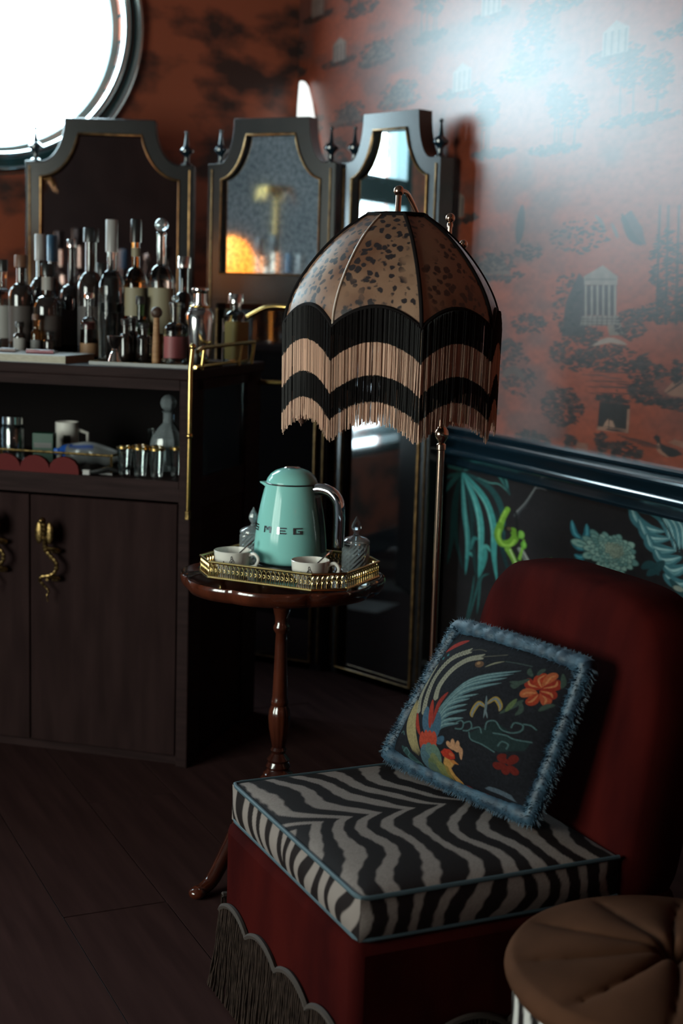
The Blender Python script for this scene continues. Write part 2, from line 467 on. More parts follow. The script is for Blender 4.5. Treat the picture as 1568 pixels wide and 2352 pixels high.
TOILE = [
('P',0x3a302f,0.0,((1759,1479),(1742,1460),(1734,1297),(1795,1292),(1789,1395),)),
('B',9001,[37.5,87.5],((1789,1395),)),
('P',0x8c7c74,0.0,((1746,1470),(1701,1501),(1665,1470),(1664,1446),(1744,1445),)),
('P',0x6f615b,0.0,((1743,1465),(1667,1465),(1667,1459),(1743,1458),)),
('P',0x3a302f,0.0,((1740,1445),(1666,1446),(1662,1361),(1736,1357),)),
('S',0x93847c,5.0,((1740,1442),(1736,1357),)),
('S',0x93847c,5.0,((1725,1442),(1721,1358),)),
('S',0x93847c,5.0,((1711,1443),(1707,1358),)),
('S',0x93847c,5.0,((1697,1443),(1693,1359),)),
('S',0x93847c,5.0,((1683,1443),(1679,1360),)),
('S',0x93847c,5.0,((1669,1443),(1665,1361),)),
('P',0x85766f,0.0,((1745,1356),(1658,1361),(1649,1334),(1749,1327),)),
('S',0x3a302f,1.8,((1749,1347),(1652,1353),)),
('S',0x3a302f,1.8,((1748,1339),(1651,1344),)),
('S',0x3a302f,1.8,((1748,1330),(1651,1336),)),
('S',0x3a302f,1.5,((1742,1357),(1742,1328),)),
('S',0x3a302f,1.5,((1730,1357),(1730,1328),)),
('S',0x3a302f,1.5,((1719,1358),(1718,1329),)),
('S',0x3a302f,1.5,((1707,1358),(1707,1330),)),
('S',0x3a302f,1.5,((1695,1359),(1695,1331),)),
('S',0x3a302f,1.5,((1684,1360),(1683,1331),)),
('S',0x3a302f,1.5,((1672,1360),(1672,1332),)),
('S',0x3a302f,1.5,((1661,1361),(1661,1333),)),
('P',0x7d6a60,0.0,((1682,1331),(1652,1340),(1635,1310),(1676,1304),)),
('L',0x9a857a,15.0,((1715,1273),(1675,1291),(1634,1283),)),
('B',8002,[37.5,20.0],((1729,1303),)),
('B',11003,[35.0,42.5],((1627,1341),)),
('B',26004,[93.8,40.0],((1673,1240),)),
('B',14005,[56.2,50.0],((1770,1242),)),
('B',9006,[56.2,31.2],((1591,1213),)),
('B',24007,[56.2,56.2],((1786,1084),)),
('T',0x2c2628,[4.4,6.2],((1579,1657),(1575,1484),(1569,1345),)),
('T',0x2c2628,[4.4,6.2],((1561,1656),(1556,1484),(1551,1346),)),
('T',0x2c2628,[4.4,6.2],((1539,1654),(1534,1484),(1529,1347),)),
('B',17008,[37.5,87.5],((1559,1507),)),
('B',14009,[56.2,27.5],((1557,1375),)),
('B',8010,[37.5,32.5],((1541,1416),)),
('B',11011,[50.0,32.5],((1887,1325),)),
('L',0x352a28,3.8,((1717,1197),(1599,1208),)),
('L',0x463733,3.8,((1736,1186),(1664,1192),)),
('L',0x463733,3.8,((1685,1184),(1640,1186),)),
('L',0x2a2322,3.8,((1726,1169),(1615,1181),)),
('L',0x211c1d,3.8,((1655,1170),(1587,1176),)),
('L',0x211c1d,3.8,((1726,1152),(1577,1170),)),
('L',0x211c1d,3.8,((1652,1154),(1649,1150),)),
('L',0x211c1d,3.8,((1716,1135),(1582,1152),)),
('P',0x2a2422,0.0,((1690,1115),(1618,1117),(1618,1039),(1692,1034),)),
('P',0x9a6f5c,0.0,((1692,1043),(1623,1047),(1622,1038),(1692,1032),)),
('P',0x9a6f5c,0.0,((1624,1104),(1618,1105),(1618,1039),(1624,1039),)),
('P',0xa27a66,0.0,((1678,1045),(1674,1058),(1667,1069),(1656,1064),(1650,1048),)),
('S',0x2a2422,2.0,((1665,1070),(1664,1042),)),
('L',0x1d1818,6.2,((1670,1039),(1648,1040),(1624,1041),)),
('B',7012,[40.0,10.0],((1662,1127),)),
('B',13013,[37.5,30.0],((1588,1154),)),
('S',0x33292a,1.9,((1690,1163),(1628,1160),(1560,1152),)),
('S',0x33292a,1.9,((1638,1164),(1599,1176),(1560,1164),)),
('P',0x9c6c58,0.0,((1546,1166),(1529,1192),(1509,1209),(1480,1193),(1487,1158),(1532,1156),)),
('S',0x4a352f,1.9,((1543,1160),(1515,1188),)),
('S',0x4a352f,1.9,((1536,1168),(1510,1193),)),
('S',0x4a352f,1.9,((1529,1176),(1505,1198),)),
('S',0x4a352f,1.9,((1523,1184),(1500,1204),)),
('S',0x4a352f,1.9,((1516,1192),(1495,1209),)),
('S',0x4a352f,1.9,((1509,1200),(1490,1214),)),
('B',8014,[35.0,15.0],((1524,1134),)),
('B',5015,[10.0,31.2],((1522,1222),)),
('T',0x2a2422,[2.5,5.0],((1522,1245),(1520,1199),)),
('P',0x2a2321,0.0,((1563,1038),(1556,1047),(1548,1042),(1546,1026),(1534,1021),(1511,1017),(1499,1006),(1515,995),(1538,992),(1552,1005),(1555,1028),)),
('L',0xa5705a,8.8,((1551,1024),(1547,1004),(1528,992),)),
('P',0x9a6652,0.0,((1530,1031),(1517,1042),(1494,1039),(1480,1021),(1507,1025),)),
('S',0x352a28,1.6,((1642,1028),(1572,1022),)),
('S',0x352a28,1.6,((1633,1025),(1564,1020),)),
('S',0x352a28,1.6,((1623,1022),(1557,1018),)),
('S',0x352a28,1.6,((1614,1019),(1549,1017),)),
('S',0x352a28,1.6,((1605,1016),(1542,1015),)),
('S',0x352a28,1.6,((1596,1013),(1534,1013),)),
('S',0x352a28,1.6,((1587,1011),(1527,1011),)),
('B',6016,[12.5,27.5],((1682,1001),)),
('B',12017,[43.8,20.0],((1630,988),)),
('B',5018,[17.5,17.5],((1758,985),)),
('B',11019,[50.0,17.5],((1859,977),)),
('P',0x8a5c4c,0.0,((1741,986),(1712,988),(1713,969),(1744,967),)),
('B',12020,[50.0,62.5],((1911,1159),)),
('L',0x5a453f,25.0,((1956,1151),(1924,1177),(1891,1151),)),
('B',9021,[37.5,31.2],((1940,1239),)),
('P',0x4a3836,0.0,((1666,1629),(1642,1651),(1615,1602),(1604,1555),(1628,1561),(1649,1592),)),
('L',0x2a2626,17.5,((1662,1641),(1639,1580),(1613,1555),)),
('L',0x6a5550,10.0,((1726,1643),(1710,1620),(1700,1589),)),
('L',0x6a5550,8.8,((1686,1618),(1675,1593),(1669,1575),)),
('L',0x352c2c,25.0,((1922,1686),(1925,1620),(1929,1566),)),
('B',9022,[75.0,50.0],((1764,1585),)),
('B',6023,[37.5,27.5],((1897,1545),)),
]
PHOENIX = [
('L',0xb8423a,41.7,((-19,835),(49,909),(125,968),)),
('E',0x3d7d86,[12.5,12.5,0.0],((5,783),)),
('E',0x3d7d86,[11.1,11.1,0.0],((38,819),)),
('F',0xaaa593,15.3,((85,338),(18,449),(-12,564),(-30,712),)),
('F',0xaaa593,15.3,((145,345),(91,475),(57,635),(99,797),(212,898),)),
('F',0xaaa593,15.3,((190,479),(156,589),(180,725),(248,830),(339,884),)),
('S',0x6c685c,5.6,((212,898),(272,930),(335,933),)),
('S',0x6c685c,6.9,((339,884),(434,924),(501,954),)),
('L',0x9a967f,13.9,((424,826),(469,870),(526,905),)),
('S',0x4d5a58,6.9,((533,907),(619,920),(720,930),)),
('E',0x7a5a44,[36.1,25.0,0.0],((367,831),)),
('E',0xb08a64,[13.9,12.5,0.0],((357,836),)),
('L',0xb9a679,18.1,((-48,426),(14,226),(158,51),)),
('L',0xb9a679,18.1,((-35,424),(28,231),(172,49),)),
('L',0xb9a679,18.1,((-23,422),(41,236),(185,46),)),
('L',0xb9a679,18.1,((-11,421),(55,240),(198,43),)),
('L',0xb9a679,18.1,((2,419),(68,245),(212,40),)),
('L',0xb9a679,18.1,((14,417),(81,250),(219,51),)),
('L',0xb9a679,18.1,((26,415),(95,255),(226,61),)),
('L',0x5f7f88,30.6,((259,429),(386,701),(677,879),)),
('L',0x8ea9ac,11.1,((259,429),(383,706),(677,879),)),
('L',0x5f7f88,30.6,((263,409),(376,668),(645,842),)),
('L',0x8ea9ac,11.1,((263,409),(374,673),(645,842),)),
('L',0x5f7f88,30.6,((268,389),(371,635),(622,803),)),
('L',0x8ea9ac,11.1,((268,389),(369,640),(622,803),)),
('L',0x5f7f88,30.6,((272,369),(371,598),(608,757),)),
('L',0x8ea9ac,11.1,((272,369),(369,604),(608,757),)),
('L',0x5f7f88,30.6,((276,349),(362,577),(576,741),)),
('L',0x8ea9ac,11.1,((276,349),(359,582),(576,741),)),
('L',0x5f7f88,30.6,((281,329),(329,509),(498,631),)),
('L',0x8ea9ac,11.1,((281,329),(327,514),(498,631),)),
('L',0x5f7f88,30.6,((285,310),(316,470),(457,580),)),
('L',0x8ea9ac,11.1,((285,310),(314,476),(457,580),)),
('L',0x5f7f88,30.6,((289,290),(324,436),(459,536),)),
('L',0x8ea9ac,11.1,((289,290),(322,441),(459,536),)),
('L',0x5f7f88,30.6,((293,271),(338,405),(474,498),)),
('L',0x8ea9ac,11.1,((293,271),(336,409),(474,498),)),
('L',0x5f7f88,30.6,((297,252),(347,361),(477,435),)),
('L',0x8ea9ac,11.1,((297,252),(344,366),(477,435),)),
('L',0x5f7f88,30.6,((301,233),(344,324),(460,387),)),
('L',0x8ea9ac,11.1,((301,233),(342,329),(460,387),)),
('L',0x4f7087,97.2,((272,390),(285,310),(316,225),)),
('L',0x54728a,83.3,((148,405),(207,296),(271,208),)),
('L',0x4d6d86,55.6,((379,248),(358,213),(327,215),)),
('L',0xb54236,41.7,((168,471),(212,369),(250,269),)),
('L',0xa83c34,33.3,((265,565),(238,466),(259,300),)),
('L',0xb54236,33.3,((78,336),(130,253),(188,191),)),
('L',0xd0543f,47.2,((196,222),(214,160),(232,100),)),
('L',0xd0543f,47.2,((223,245),(250,177),(275,110),)),
('L',0xd0543f,47.2,((258,251),(273,212),(287,174),)),
('L',0xd0543f,47.2,((293,257),(312,213),(330,170),)),
('L',0xd0543f,47.2,((221,217),(229,186),(236,155),)),
('L',0xd0543f,47.2,((284,213),(319,172),(353,132),)),
('L',0x63808f,83.3,((247,132),(267,74),(287,17),)),
('L',0x6f8a86,83.3,((279,157),(308,96),(336,36),)),
('L',0x718b7c,83.3,((323,160),(357,101),(390,44),)),
('L',0x5d7a86,83.3,((244,91),(282,35),(319,-21),)),
('L',0x868c62,83.3,((329,97),(363,33),(395,-29),)),
('L',0x74815c,83.3,((314,53),(351,4),(387,-44),)),
('L',0x8c8f5c,83.3,((385,55),(418,5),(451,-44),)),
('L',0x6b7d6c,83.3,((317,16),(344,-11),(371,-38),)),
('P',0xd9a05c,0.0,((422,69),(427,121),(473,113),(507,94),(484,55),(514,17),(561,-13),(563,-50),(513,-43),(485,6),(447,28),)),
('P',0xa9904e,0.0,((427,64),(456,56),(485,6),(497,-38),(455,-6),)),
('P',0xc9402f,0.0,((390,140),(412,174),(457,184),(498,161),(507,133),(467,111),(415,117),)),
('E',0xe07048,[19.4,11.1,0.0],((474,152),)),
('P',0xdb8a4a,0.0,((462,106),(498,122),(540,104),(496,94),)),
('L',0xd9a07a,33.3,((480,193),(437,216),(423,231),)),
('L',0xd9a07a,33.3,((484,194),(465,233),(456,263),)),
('L',0xd9a07a,33.3,((497,192),(501,233),(498,265),)),
('L',0xd9a07a,33.3,((505,189),(531,212),(552,143),)),
('L',0xd9a07a,33.3,((483,207),(507,203),(522,234),)),
('L',0xa8382c,63.9,((856,814),(787,806),(755,841),)),
('L',0xdb8a5c,13.9,((856,814),(787,806),(755,841),)),
('L',0xb9462f,63.9,((856,814),(814,860),(836,906),)),
('L',0xdb8a5c,13.9,((856,814),(814,860),(836,906),)),
('L',0xc96a44,63.9,((868,819),(874,896),(896,919),)),
('L',0xdb8a5c,13.9,((868,819),(874,896),(896,919),)),
('L',0xa8382c,63.9,((870,812),(922,852),(918,888),)),
('L',0xdb8a5c,13.9,((870,812),(922,852),(918,888),)),
('L',0xc96a44,63.9,((842,765),(791,748),(772,719),)),
('L',0xdb8a5c,13.9,((842,765),(791,748),(772,719),)),
('L',0xb9462f,63.9,((859,757),(845,708),(824,687),)),
('L',0xdb8a5c,13.9,((859,757),(845,708),(824,687),)),
('L',0xc0583c,63.9,((874,776),(910,745),(914,711),)),
('L',0xdb8a5c,13.9,((874,776),(910,745),(914,711),)),
('L',0xa8382c,63.9,((864,788),(918,792),(938,770),)),
('L',0xdb8a5c,13.9,((864,788),(918,792),(938,770),)),
('L',0x4b5a52,30.6,((762,843),(718,797),(651,782),)),
('L',0x4b5a52,30.6,((768,868),(733,887),(718,913),)),
('L',0x4b5a52,30.6,((792,884),(797,916),(812,937),)),
('L',0x4b5a52,30.6,((723,784),(701,761),(671,766),)),
('L',0x4b5a52,30.6,((795,691),(757,634),(694,548),)),
('L',0x4b5a52,30.6,((787,673),(809,624),(790,575),)),
('L',0x4b5a52,30.6,((902,657),(930,702),(963,728),)),
('L',0x4b5a52,30.6,((924,944),(952,892),(957,849),)),
('L',0x6a7a52,33.3,((755,684),(738,627),(726,580),)),
('L',0xb7974e,36.1,((590,561),(535,570),(521,493),(535,463),)),
('L',0x8b95a0,13.9,((590,561),(535,570),(521,493),(535,463),)),
('L',0xb7974e,36.1,((589,582),(627,639),(679,606),(688,567),)),
('L',0x8b95a0,13.9,((589,582),(627,639),(679,606),(688,567),)),
('L',0x7c8a90,16.7,((561,638),(594,562),(611,483),)),
('L',0x7c8a90,11.1,((594,548),(621,515),(636,492),)),
('P',0x2f3f40,0.0,((556,346),(600,397),(670,436),(757,427),(841,418),(928,437),(910,366),(774,296),(676,305),(590,312),)),
('P',0x2a393a,0.0,((650,415),(668,483),(724,482),(785,464),(757,427),)),
('S',0x5c7a7c,9.7,((434,378),(465,410),(492,399),(494,358),(449,342),)),
('S',0x5c7a7c,9.7,((492,399),(532,427),(558,395),(542,362),(511,350),)),
('S',0x5c7a7c,9.7,((563,383),(608,413),(634,382),)),
('S',0x5c7a7c,9.7,((553,352),(584,310),(662,306),(750,287),)),
('S',0x5c7a7c,9.7,((650,415),(645,468),(693,492),(749,451),(815,455),(858,490),(853,529),(806,526),(798,489),)),
('S',0x5c7a7c,9.7,((708,409),(785,424),(841,418),(928,437),)),
('S',0x5c7a7c,9.7,((761,336),(775,374),(816,370),(814,337),)),
('S',0x5c7a7c,9.7,((857,537),(895,544),(927,529),)),
('L',0x3c5758,55.6,((41,55),(163,-4),(270,-39),)),
('S',0x5c7a7c,9.7,((65,24),(85,59),(122,33),(114,3),(169,-15),(225,-6),(247,-36),)),
('S',0x5c7a7c,9.7,((-15,145),(-1,164),(25,145),)),
('L',0x7e2c26,50.0,((842,253),(800,262),(821,295),)),
('L',0x7e2c26,50.0,((846,242),(870,288),(878,304),)),
('L',0x7e2c26,50.0,((832,224),(793,203),(772,208),)),
('L',0x7e2c26,50.0,((847,218),(843,192),(843,174),)),
('L',0x7e2c26,50.0,((857,228),(889,209),(898,201),)),
('L',0x6a7886,19.4,((730,15),(831,23),(936,8),)),
('L',0x6a7886,19.4,((738,22),(829,28),(927,17),)),
('L',0x6a7886,19.4,((746,29),(827,33),(917,27),)),
('L',0x6a7886,19.4,((754,35),(825,38),(908,37),)),
('L',0xa8302a,50.0,((580,-41),(609,-47),(644,-51),)),
('L',0xb83a30,47.2,((700,-58),(733,-44),(767,-48),)),
('L',0x7d8a5c,19.4,((315,-41),(383,-33),(478,-57),)),
]
# ------------------------------------------------------------------ shared materials
M = {}
M['brass'] = mat('aged_brass', (.62, .40, .14), .22, 1.0)
M['dull_brass'] = noisy(mat('dull_brass', (.40, .25, .09), .40, 1.0), (.34, .22, .085), (.08, .05, .02), 90)
M['chrome'] = mat('chrome', (.78, .80, .82), .07, 1.0)
M['steel'] = mat('polished_steel', (.72, .70, .68), .12, 1.0)
M['dark_wood'] = noisy(mat('dark_stained_wood', (.02, .012, .01), .55, Specular_IOR_Level=.04), (.017, .009, .0088), (.028, .015, .0145), 5, 6, (1, 1, 12), bump=.15, bscale=60)
M['door_wood'] = noisy(mat('dark_door_wood', (.02, .012, .01), .7, Specular_IOR_Level=.02), (.018, .0095, .0092), (.026, .0138, .0132), 4, 6, (6, 1, 1), bump=.1, bscale=50)
M['frame_black'] = noisy(mat('ebonised_frame', (.02, .018, .017), .27, Specular_IOR_Level=.5, Coat_Weight=.35, Coat_Roughness=.15), (.010, .009, .009), (.020, .016, .015), 14)
M['lacquer'] = mat('dark_blue_gloss_paint', (.006, .018, .028), .16, Coat_Weight=1.0, Coat_Roughness=.09)
M['teal_paint'] = mat('teal_gloss_paint', (.012, .05, .058), .15, Coat_Weight=.5)
M['gold_bead'] = noisy(mat('gold_bead', (.30, .17, .07), .35, 1.0), (.34, .20, .085), (.15, .085, .04), 30)
M['plaster'] = noisy(mat('grey_plaster', (.3, .3, .3), .8), (.40, .45, .47), (.54, .59, .61), 3)
M['dark_ceiling'] = mat('dark_ceiling_paint', (.05, .04, .04), .8)
M['paper_dark'] = mat('black_print', (.02, .02, .02), .6)
M['white_ceramic'] = mat('white_porcelain', (.72, .68, .62), .18, Coat_Weight=.4)
M['clear_glass'] = thin_glass('clear_glass')
M['crystal'] = mat('cut_crystal', (.80, .90, .94), .02, Transmission_Weight=.82, IOR=1.52)
M['window_glass'] = pane_mat('window_glass', (.97, .99, 1.0), .06)
M['side_glass'] = pane_mat('side_glass', (.5, .55, .57), .42, .12)

# the wallpaper carries on in a node material where no single motif can be told apart
wp = mat('toile_wallpaper', (.3, .1, .06), .42, Specular_IOR_Level=.5)
noisy(wp, (.040, .021, .018), (.30, .078, .040), 4.0, 6, (1, 1, 1.5), .40, .54)
M['wallpaper'] = wp


def struct(o): o['kind'] = 'structure'; return o


# floor: dark boards laid along the room, seen only faintly
fl = struct(MB().box(-2.6, 2.42, -2.5, 5.75, -.06, -.004).build('floor', mat('sub_floor', (.012, .008, .007), .6), smooth=False))
fb = noisy(mat('dark_floor_board', (.02, .013, .011), .8, Specular_IOR_Level=.0), (.030, .015, .0145), (.042, .021, .020), 3, 6, (8, .7, 1))
bm = MB().box(0, .236, 0, 1.37, -.004, 0).build('floor_board', fb, fl, smooth=False)
n = 0
for i in range(21):
    for j in range(6):
        y = -2.5 + j * 1.376 - (.69 if i % 2 else 0)
        if y < -2.51 or y + 1.37 > 5.75: continue
        o = bm if n == 0 else bm.copy()
        if n: COL.objects.link(o); o.parent = fl
        o.location = (-2.6 + i * .239, y, 0); n += 1
struct(MB().box(-2.6, 2.42, -2.5, 5.75, 3.2, 3.26).build('ceiling', M['dark_ceiling'], smooth=False))

# right wall with printed paper above and a dark botanical print below the dado rail
wr = struct(MB().box(2.42, 2.52, -2.5, 5.9, 0, 3.2).build('wall_right', M['wallpaper'], smooth=False))
Y0, Y1 = 2.3, 5.748
nu, nv = 560, 500
cv = Canvas(Y1 * 490, Y0 * 490, 960, 2750, nu, nv, (0, 0, 0)); cv.gain = .62
u_ = np.linspace(0, 1, nu)[None, :] * np.ones((nv, 1))
base = np.array((.190, .036, .015)); mott = .80 + .34 * noise2(nu, nv, 46, 60, 3) * .6 + .2 * noise2(nu, nv, 220, 240, 4)
cv.c[:] = base * mott[..., None]
dk = np.clip((noise2(nu, nv, 9, 11, 14) * .6 + noise2(nu, nv, 30, 34, 15) * .4 - .52) * 5, 0, 1)[..., None]
cv.c[:] = cv.c * (1 - .55 * dk) + np.array((.05, .035, .034)) * .55 * dk
# vignettes of the repeat: shadowy copses, trees, ponds and hills on a half-drop grid
rr = random.Random(21)
for gy in range(9):
    for gx in range(9):
        cu = (2.45 + gx * .42 + (.21 if gy % 2 else 0) + rr.uniform(-.06, .06)) * 490; cz = 1050 + gy * 205 + rr.uniform(-30, 30)
        if cu < 4.02 * 490 and cz < 1730: continue
        kind = rr.choice('TTHCB')
        cv.bush((cu, cz), rr.uniform(60, 100), rr.uniform(14, 26), 150, rr.randint(0, 9999))
        if kind == 'T':
            for _ in range(4):
                x = cu + rr.uniform(-55, 55); h = rr.uniform(80, 170)
                cv.stroke([(x, cz), (x + rr.uniform(-6, 6), cz + h)], [5, 2.5], lin(0x2a2322))
                cv.bush((x, cz + h), 30, 48, 90, rr.randint(0, 9999))
        elif kind == 'H':
            cv.poly([(cu - 60, cz), (cu - 35, cz + 46), (cu, cz + 70), (cu + 40, cz + 40), (cu + 66, cz)], lin(0x54403a))
            cv.bush((cu, cz + 40), 70, 34, 120, rr.randint(0, 9999))
        elif kind == 'C':
            cv.poly([(cu - 30, cz + 5), (cu - 30, cz + 70), (cu, cz + 95), (cu + 30, cz + 70), (cu + 30, cz + 5)], lin(0x77665e))
            for k in range(4): cv.stroke([(cu - 24 + k * 16, cz + 8), (cu - 24 + k * 16, cz + 66)], [5, 5], lin(0x3a302f))
        else:
            cv.bush((cu, cz + 50), 60, 60, 260, rr.randint(0, 9999))
cv.run(TOILE)
lc = noise2(nu, nv, 150, 150, 9)
cv.c *= (.85 + .3 * lc)[..., None]
P = np.zeros((nv, nu, 3)); P[..., 0] = 2.4185; P[..., 1] = np.linspace(Y1, Y0, nu)[None, :]; P[..., 2] = np.linspace(.955, 2.75, nv)[:, None]
m_toile = attr_mat('printed_toile_paper', .40, Specular_IOR_Level=.85, Sheen_Weight=.0, Sheen_Roughness=.3, Sheen_Tint=(.85, .95, 1.0))
link('wallpaper', grid_mesh('wallpaper', P, cv.c), m_toile, wr, smooth=False)

nu, nv = 520, 300
cv = Canvas(4.95 * 490, 2.3 * 490, 120, 835, nu, nv, lin(0x1b1617)); cv.gain = .72
cv.c *= (.8 + .5 * noise2(nu, nv, 30, 12, 5))[..., None]
cv.run(MURAL)
rr = random.Random(5)
for k in range(26):      # the print carries on towards the camera side and below
    x = rr.uniform(2.3, 2.95) * 490; z = rr.uniform(300, 800); a = rr.uniform(2.2, 4)
    cv.leaf([(x, z), (x + 30 * cos(a), z + 45 * sin(a)), (x + 55 * cos(a + .4), z + 95 * sin(a + .4))], 17, lin(rr.choice((0x2a5f5e, 0x3f8580, 0x24504f))))
cv.c *= (.86 + .28 * noise2(nu, nv, 170, 100, 6))[..., None]
P = np.zeros((nv, nu, 3)); P[..., 0] = 2.4185; P[..., 1] = np.linspace(4.95, 2.3, nu)[None, :]; P[..., 2] = np.linspace(.12, .835, nv)[:, None]
tag(link('botanical_print', grid_mesh('botanical_print', P, cv.c), attr_mat('botanical_print', .7, Specular_IOR_Level=.15), wr, smooth=False),
    'black wallpaper printed with teal palm leaves, a green snake and a pale dahlia')
MB().box(2.4175, 2.42, 4.95, 5.75, .12, .835).build('dark_panel', mat('dark_panel', (.012, .01, .01), .5), wr, smooth=False)
MB().box(2.4175, 2.42, -2.5, 2.3, .12, .835).build('dark_panel', mat('dark_panel_near', (.012, .01, .01), .6), wr, smooth=False)
# dado moulding: a stepped, rounded profile run along the wall
prof = [(2.42, .822), (2.404, .824), (2.398, .834), (2.404, .842), (2.394, .848)]
prof += [(2.384 - .020 * sin(t * pi / 8), .862 + .026 * (1 - cos(t * pi / 8)) / 2 * 1.2) for t in range(1, 9)]
prof += [(2.396, .900), (2.388, .906)] + [(2.380 - .016 * sin(t * pi / 6), .914 + .012 * (1 - cos(t * pi / 6))) for t in range(1, 7)]
prof += [(2.394, .944), (2.386, .948), (2.384, .956), (2.392, .962), (2.42, .964)]
struct(MB().prism(prof[::-1], -2.5, 5.75, 'y').build('trim_1', M['lacquer'], ang=30))
bp_ = [(2.42, 0), (2.40, 0), (2.40, .10), (2.406, .115), (2.42, .12)]
struct(MB().prism(bp_[::-1], -2.5, 5.75, 'y').build('baseboard_right', M['lacquer'], smooth=False))

# back wall with a round window and a tall window further left
w = MB(); T0, T1 = 5.75, 5.90
CX, CZ, RW = 1.15, 2.41, .515
for x0, x1, z0, z1 in ((-2.7, -.35, 0, 3.2), (-.35, .5, 0, .55), (-.35, .5, 2.55, 3.2), (.5, 1.8, 0, 1.76), (.5, 1.8, 3.06, 3.2), (1.8, 2.52, 0, 3.2)):
    w.box(x0, x1, T0, T1, z0, z1)
circ = [(CX + RW * cos(2 * pi * k / 64), CZ + RW * sin(2 * pi * k / 64)) for k in range(64)]
sq = []
for k in range(64):
    a = 2 * pi * k / 64; q = .65 / max(abs(cos(a)), abs(sin(a))); sq.append((CX + q * cos(a), CZ + q * sin(a)))
w.ring(sq, circ, T0, T1, 'y')
struct(w.build('wall_back', M['wallpaper'], smooth=False))
struct(MB().box(-2.6, 2.42, 5.735, 5.75, 0, .12).build('baseboard_back', M['lacquer'], smooth=False, bevel=.003))
w1 = struct(thing('window_1', 'round window with a glossy teal ring frame', 'window', (CX, 5.75, CZ)))
del w1['category']
pr = [(.515, .14), (.515, .0), (.545, -.006), (.562, -.006), (.600, .0)]
for rr_, dd_ in ((.529, .022), (.580, .026)):
    MB().lathe([(rr_ + .017 * cos(q), -dd_ * sin(q) * 1.3) for q in [k * pi / 10 for k in range(11)]], 96, axis='y', cap=False).build('chrome_ring', mat('satin_chrome', (.72, .88, .90), .13, 1.0), w1, ang=40)
MB().lathe(pr, 96, axis='y', cap=False).build('window_frame', M['teal_paint'], w1, ang=28)
pr2 = [(.515, .07), (.490, .07), (.484, .078), (.484, .10), (.515, .10)]
MB().lathe(pr2, 96, axis='y', close=True).build('sash_ring', mat('sash_paint', (.35, .48, .50), .3), w1, ang=28)
MB().lathe([(.49, .087), (.49, .091)], 64, axis='y').build('pane', M['window_glass'], w1, smooth=False)

w2 = struct(thing('window_2', 'tall teal-framed window with transom and louvres', 'window', (0, 5.75, 0))); del w2['category']
fr = MB()
for b in ((-.35, -.29, .55, 2.55), (.44, .5, .55, 2.55), (-.29, .44, 2.49, 2.55), (-.29, .44, .55, .60), (-.29, .44, 1.86, 2.0), (-.29, .44, 1.12, 1.46)):
    fr.box(b[0], b[1], -.02, .10, b[2], b[3])
fr.build('window_frame', M['teal_paint'], w2, smooth=False, bevel=.006)
MB().box(-.29, .44, .04, .046, 2.0, 2.49).build('pane', M['window_glass'], w2, smooth=False)
MB().box(-.29, .44, .04, .046, 1.46, 1.86).build('pane', M['window_glass'], w2, smooth=False)
for k in range(5):
    z = .64 + k * .10
    MB().add([(-.29, .0, z), (.44, .0, z), (.44, .07, z + .035), (-.29, .07, z + .035), (-.29, .0, z + .008), (.44, .0, z + .008), (.44, .07, z + .043), (-.29, .07, z + .043)],
             [(0, 3, 2, 1), (4, 5, 6, 7), (0, 1, 5, 4), (1, 2, 6, 5), (2, 3, 7, 6), (3, 0, 4, 7)]).build('louvre_slat', M['teal_paint'], w2, smooth=False)

# left wall with a narrow window, and the wall behind the camera
w = MB()
for y0, y1, z0, z1 in ((-2.6, 1.0, 0, 3.2), (3.2, 5.75, 0, 3.2), (1.0, 3.2, 0, .7), (1.0, 3.2, 2.3, 3.2)): w.box(-2.75, -2.6, y0, y1, z0, z1)
struct(w.build('wall_left', M['plaster'], smooth=False))
w3 = struct(thing('window_3', 'three-light window with dark mullions', 'window', (-2.6, 2.1, 0))); del w3['category']
fr = MB()
for y0, y1, z0, z1 in ((-1.1, -1.05, .7, 2.3), (1.05, 1.1, .7, 2.3), (-1.05, 1.05, .7, .74), (-1.05, 1.05, 2.26, 2.3), (-.39, -.33, .74, 2.26), (.33, .39, .74, 2.26)): fr.box(-.10, .02, y0, y1, z0, z1)
fr.build('window_frame', M['frame_black'], w3, smooth=False)
wg3 = pane_mat('light_warming_glass', (1.0, .92, .84), .06)  # pane tint added to warm the daylight entering here
for y0, y1 in ((-1.05, -.39), (-.33, .33), (.39, 1.05)): MB().box(-.05, -.045, y0, y1, .74, 2.26).build('pane', wg3, w3, smooth=False)
struct(MB().box(-2.75, 2.52, -2.6, -2.5, 0, 3.2).build('wall_front', M['dark_ceiling'], smooth=False))

# made-up glowing flame shape for an unexplained bright sliver near the corner
sl = thing('glow_shape', 'made-up white glowing flame shape between the corner and the middle mirror', 'glowing shape', (2.42, 5.55, 1.5))
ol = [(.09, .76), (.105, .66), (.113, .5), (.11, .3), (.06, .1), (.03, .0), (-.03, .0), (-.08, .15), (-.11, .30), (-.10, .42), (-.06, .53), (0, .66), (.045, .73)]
em = mat('white_glow', (.9, .95, .95), .4, Emission_Color=(.93, 1.0, .98), Emission_Strength=1.1)
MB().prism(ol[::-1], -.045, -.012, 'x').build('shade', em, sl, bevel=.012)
MB().prism([(p[0] * .7, p[1] * .85 + .03) for p in ol[::-1]], -.014, 0, 'x').build('backing_plate', M['dull_brass'], sl, smooth=False)
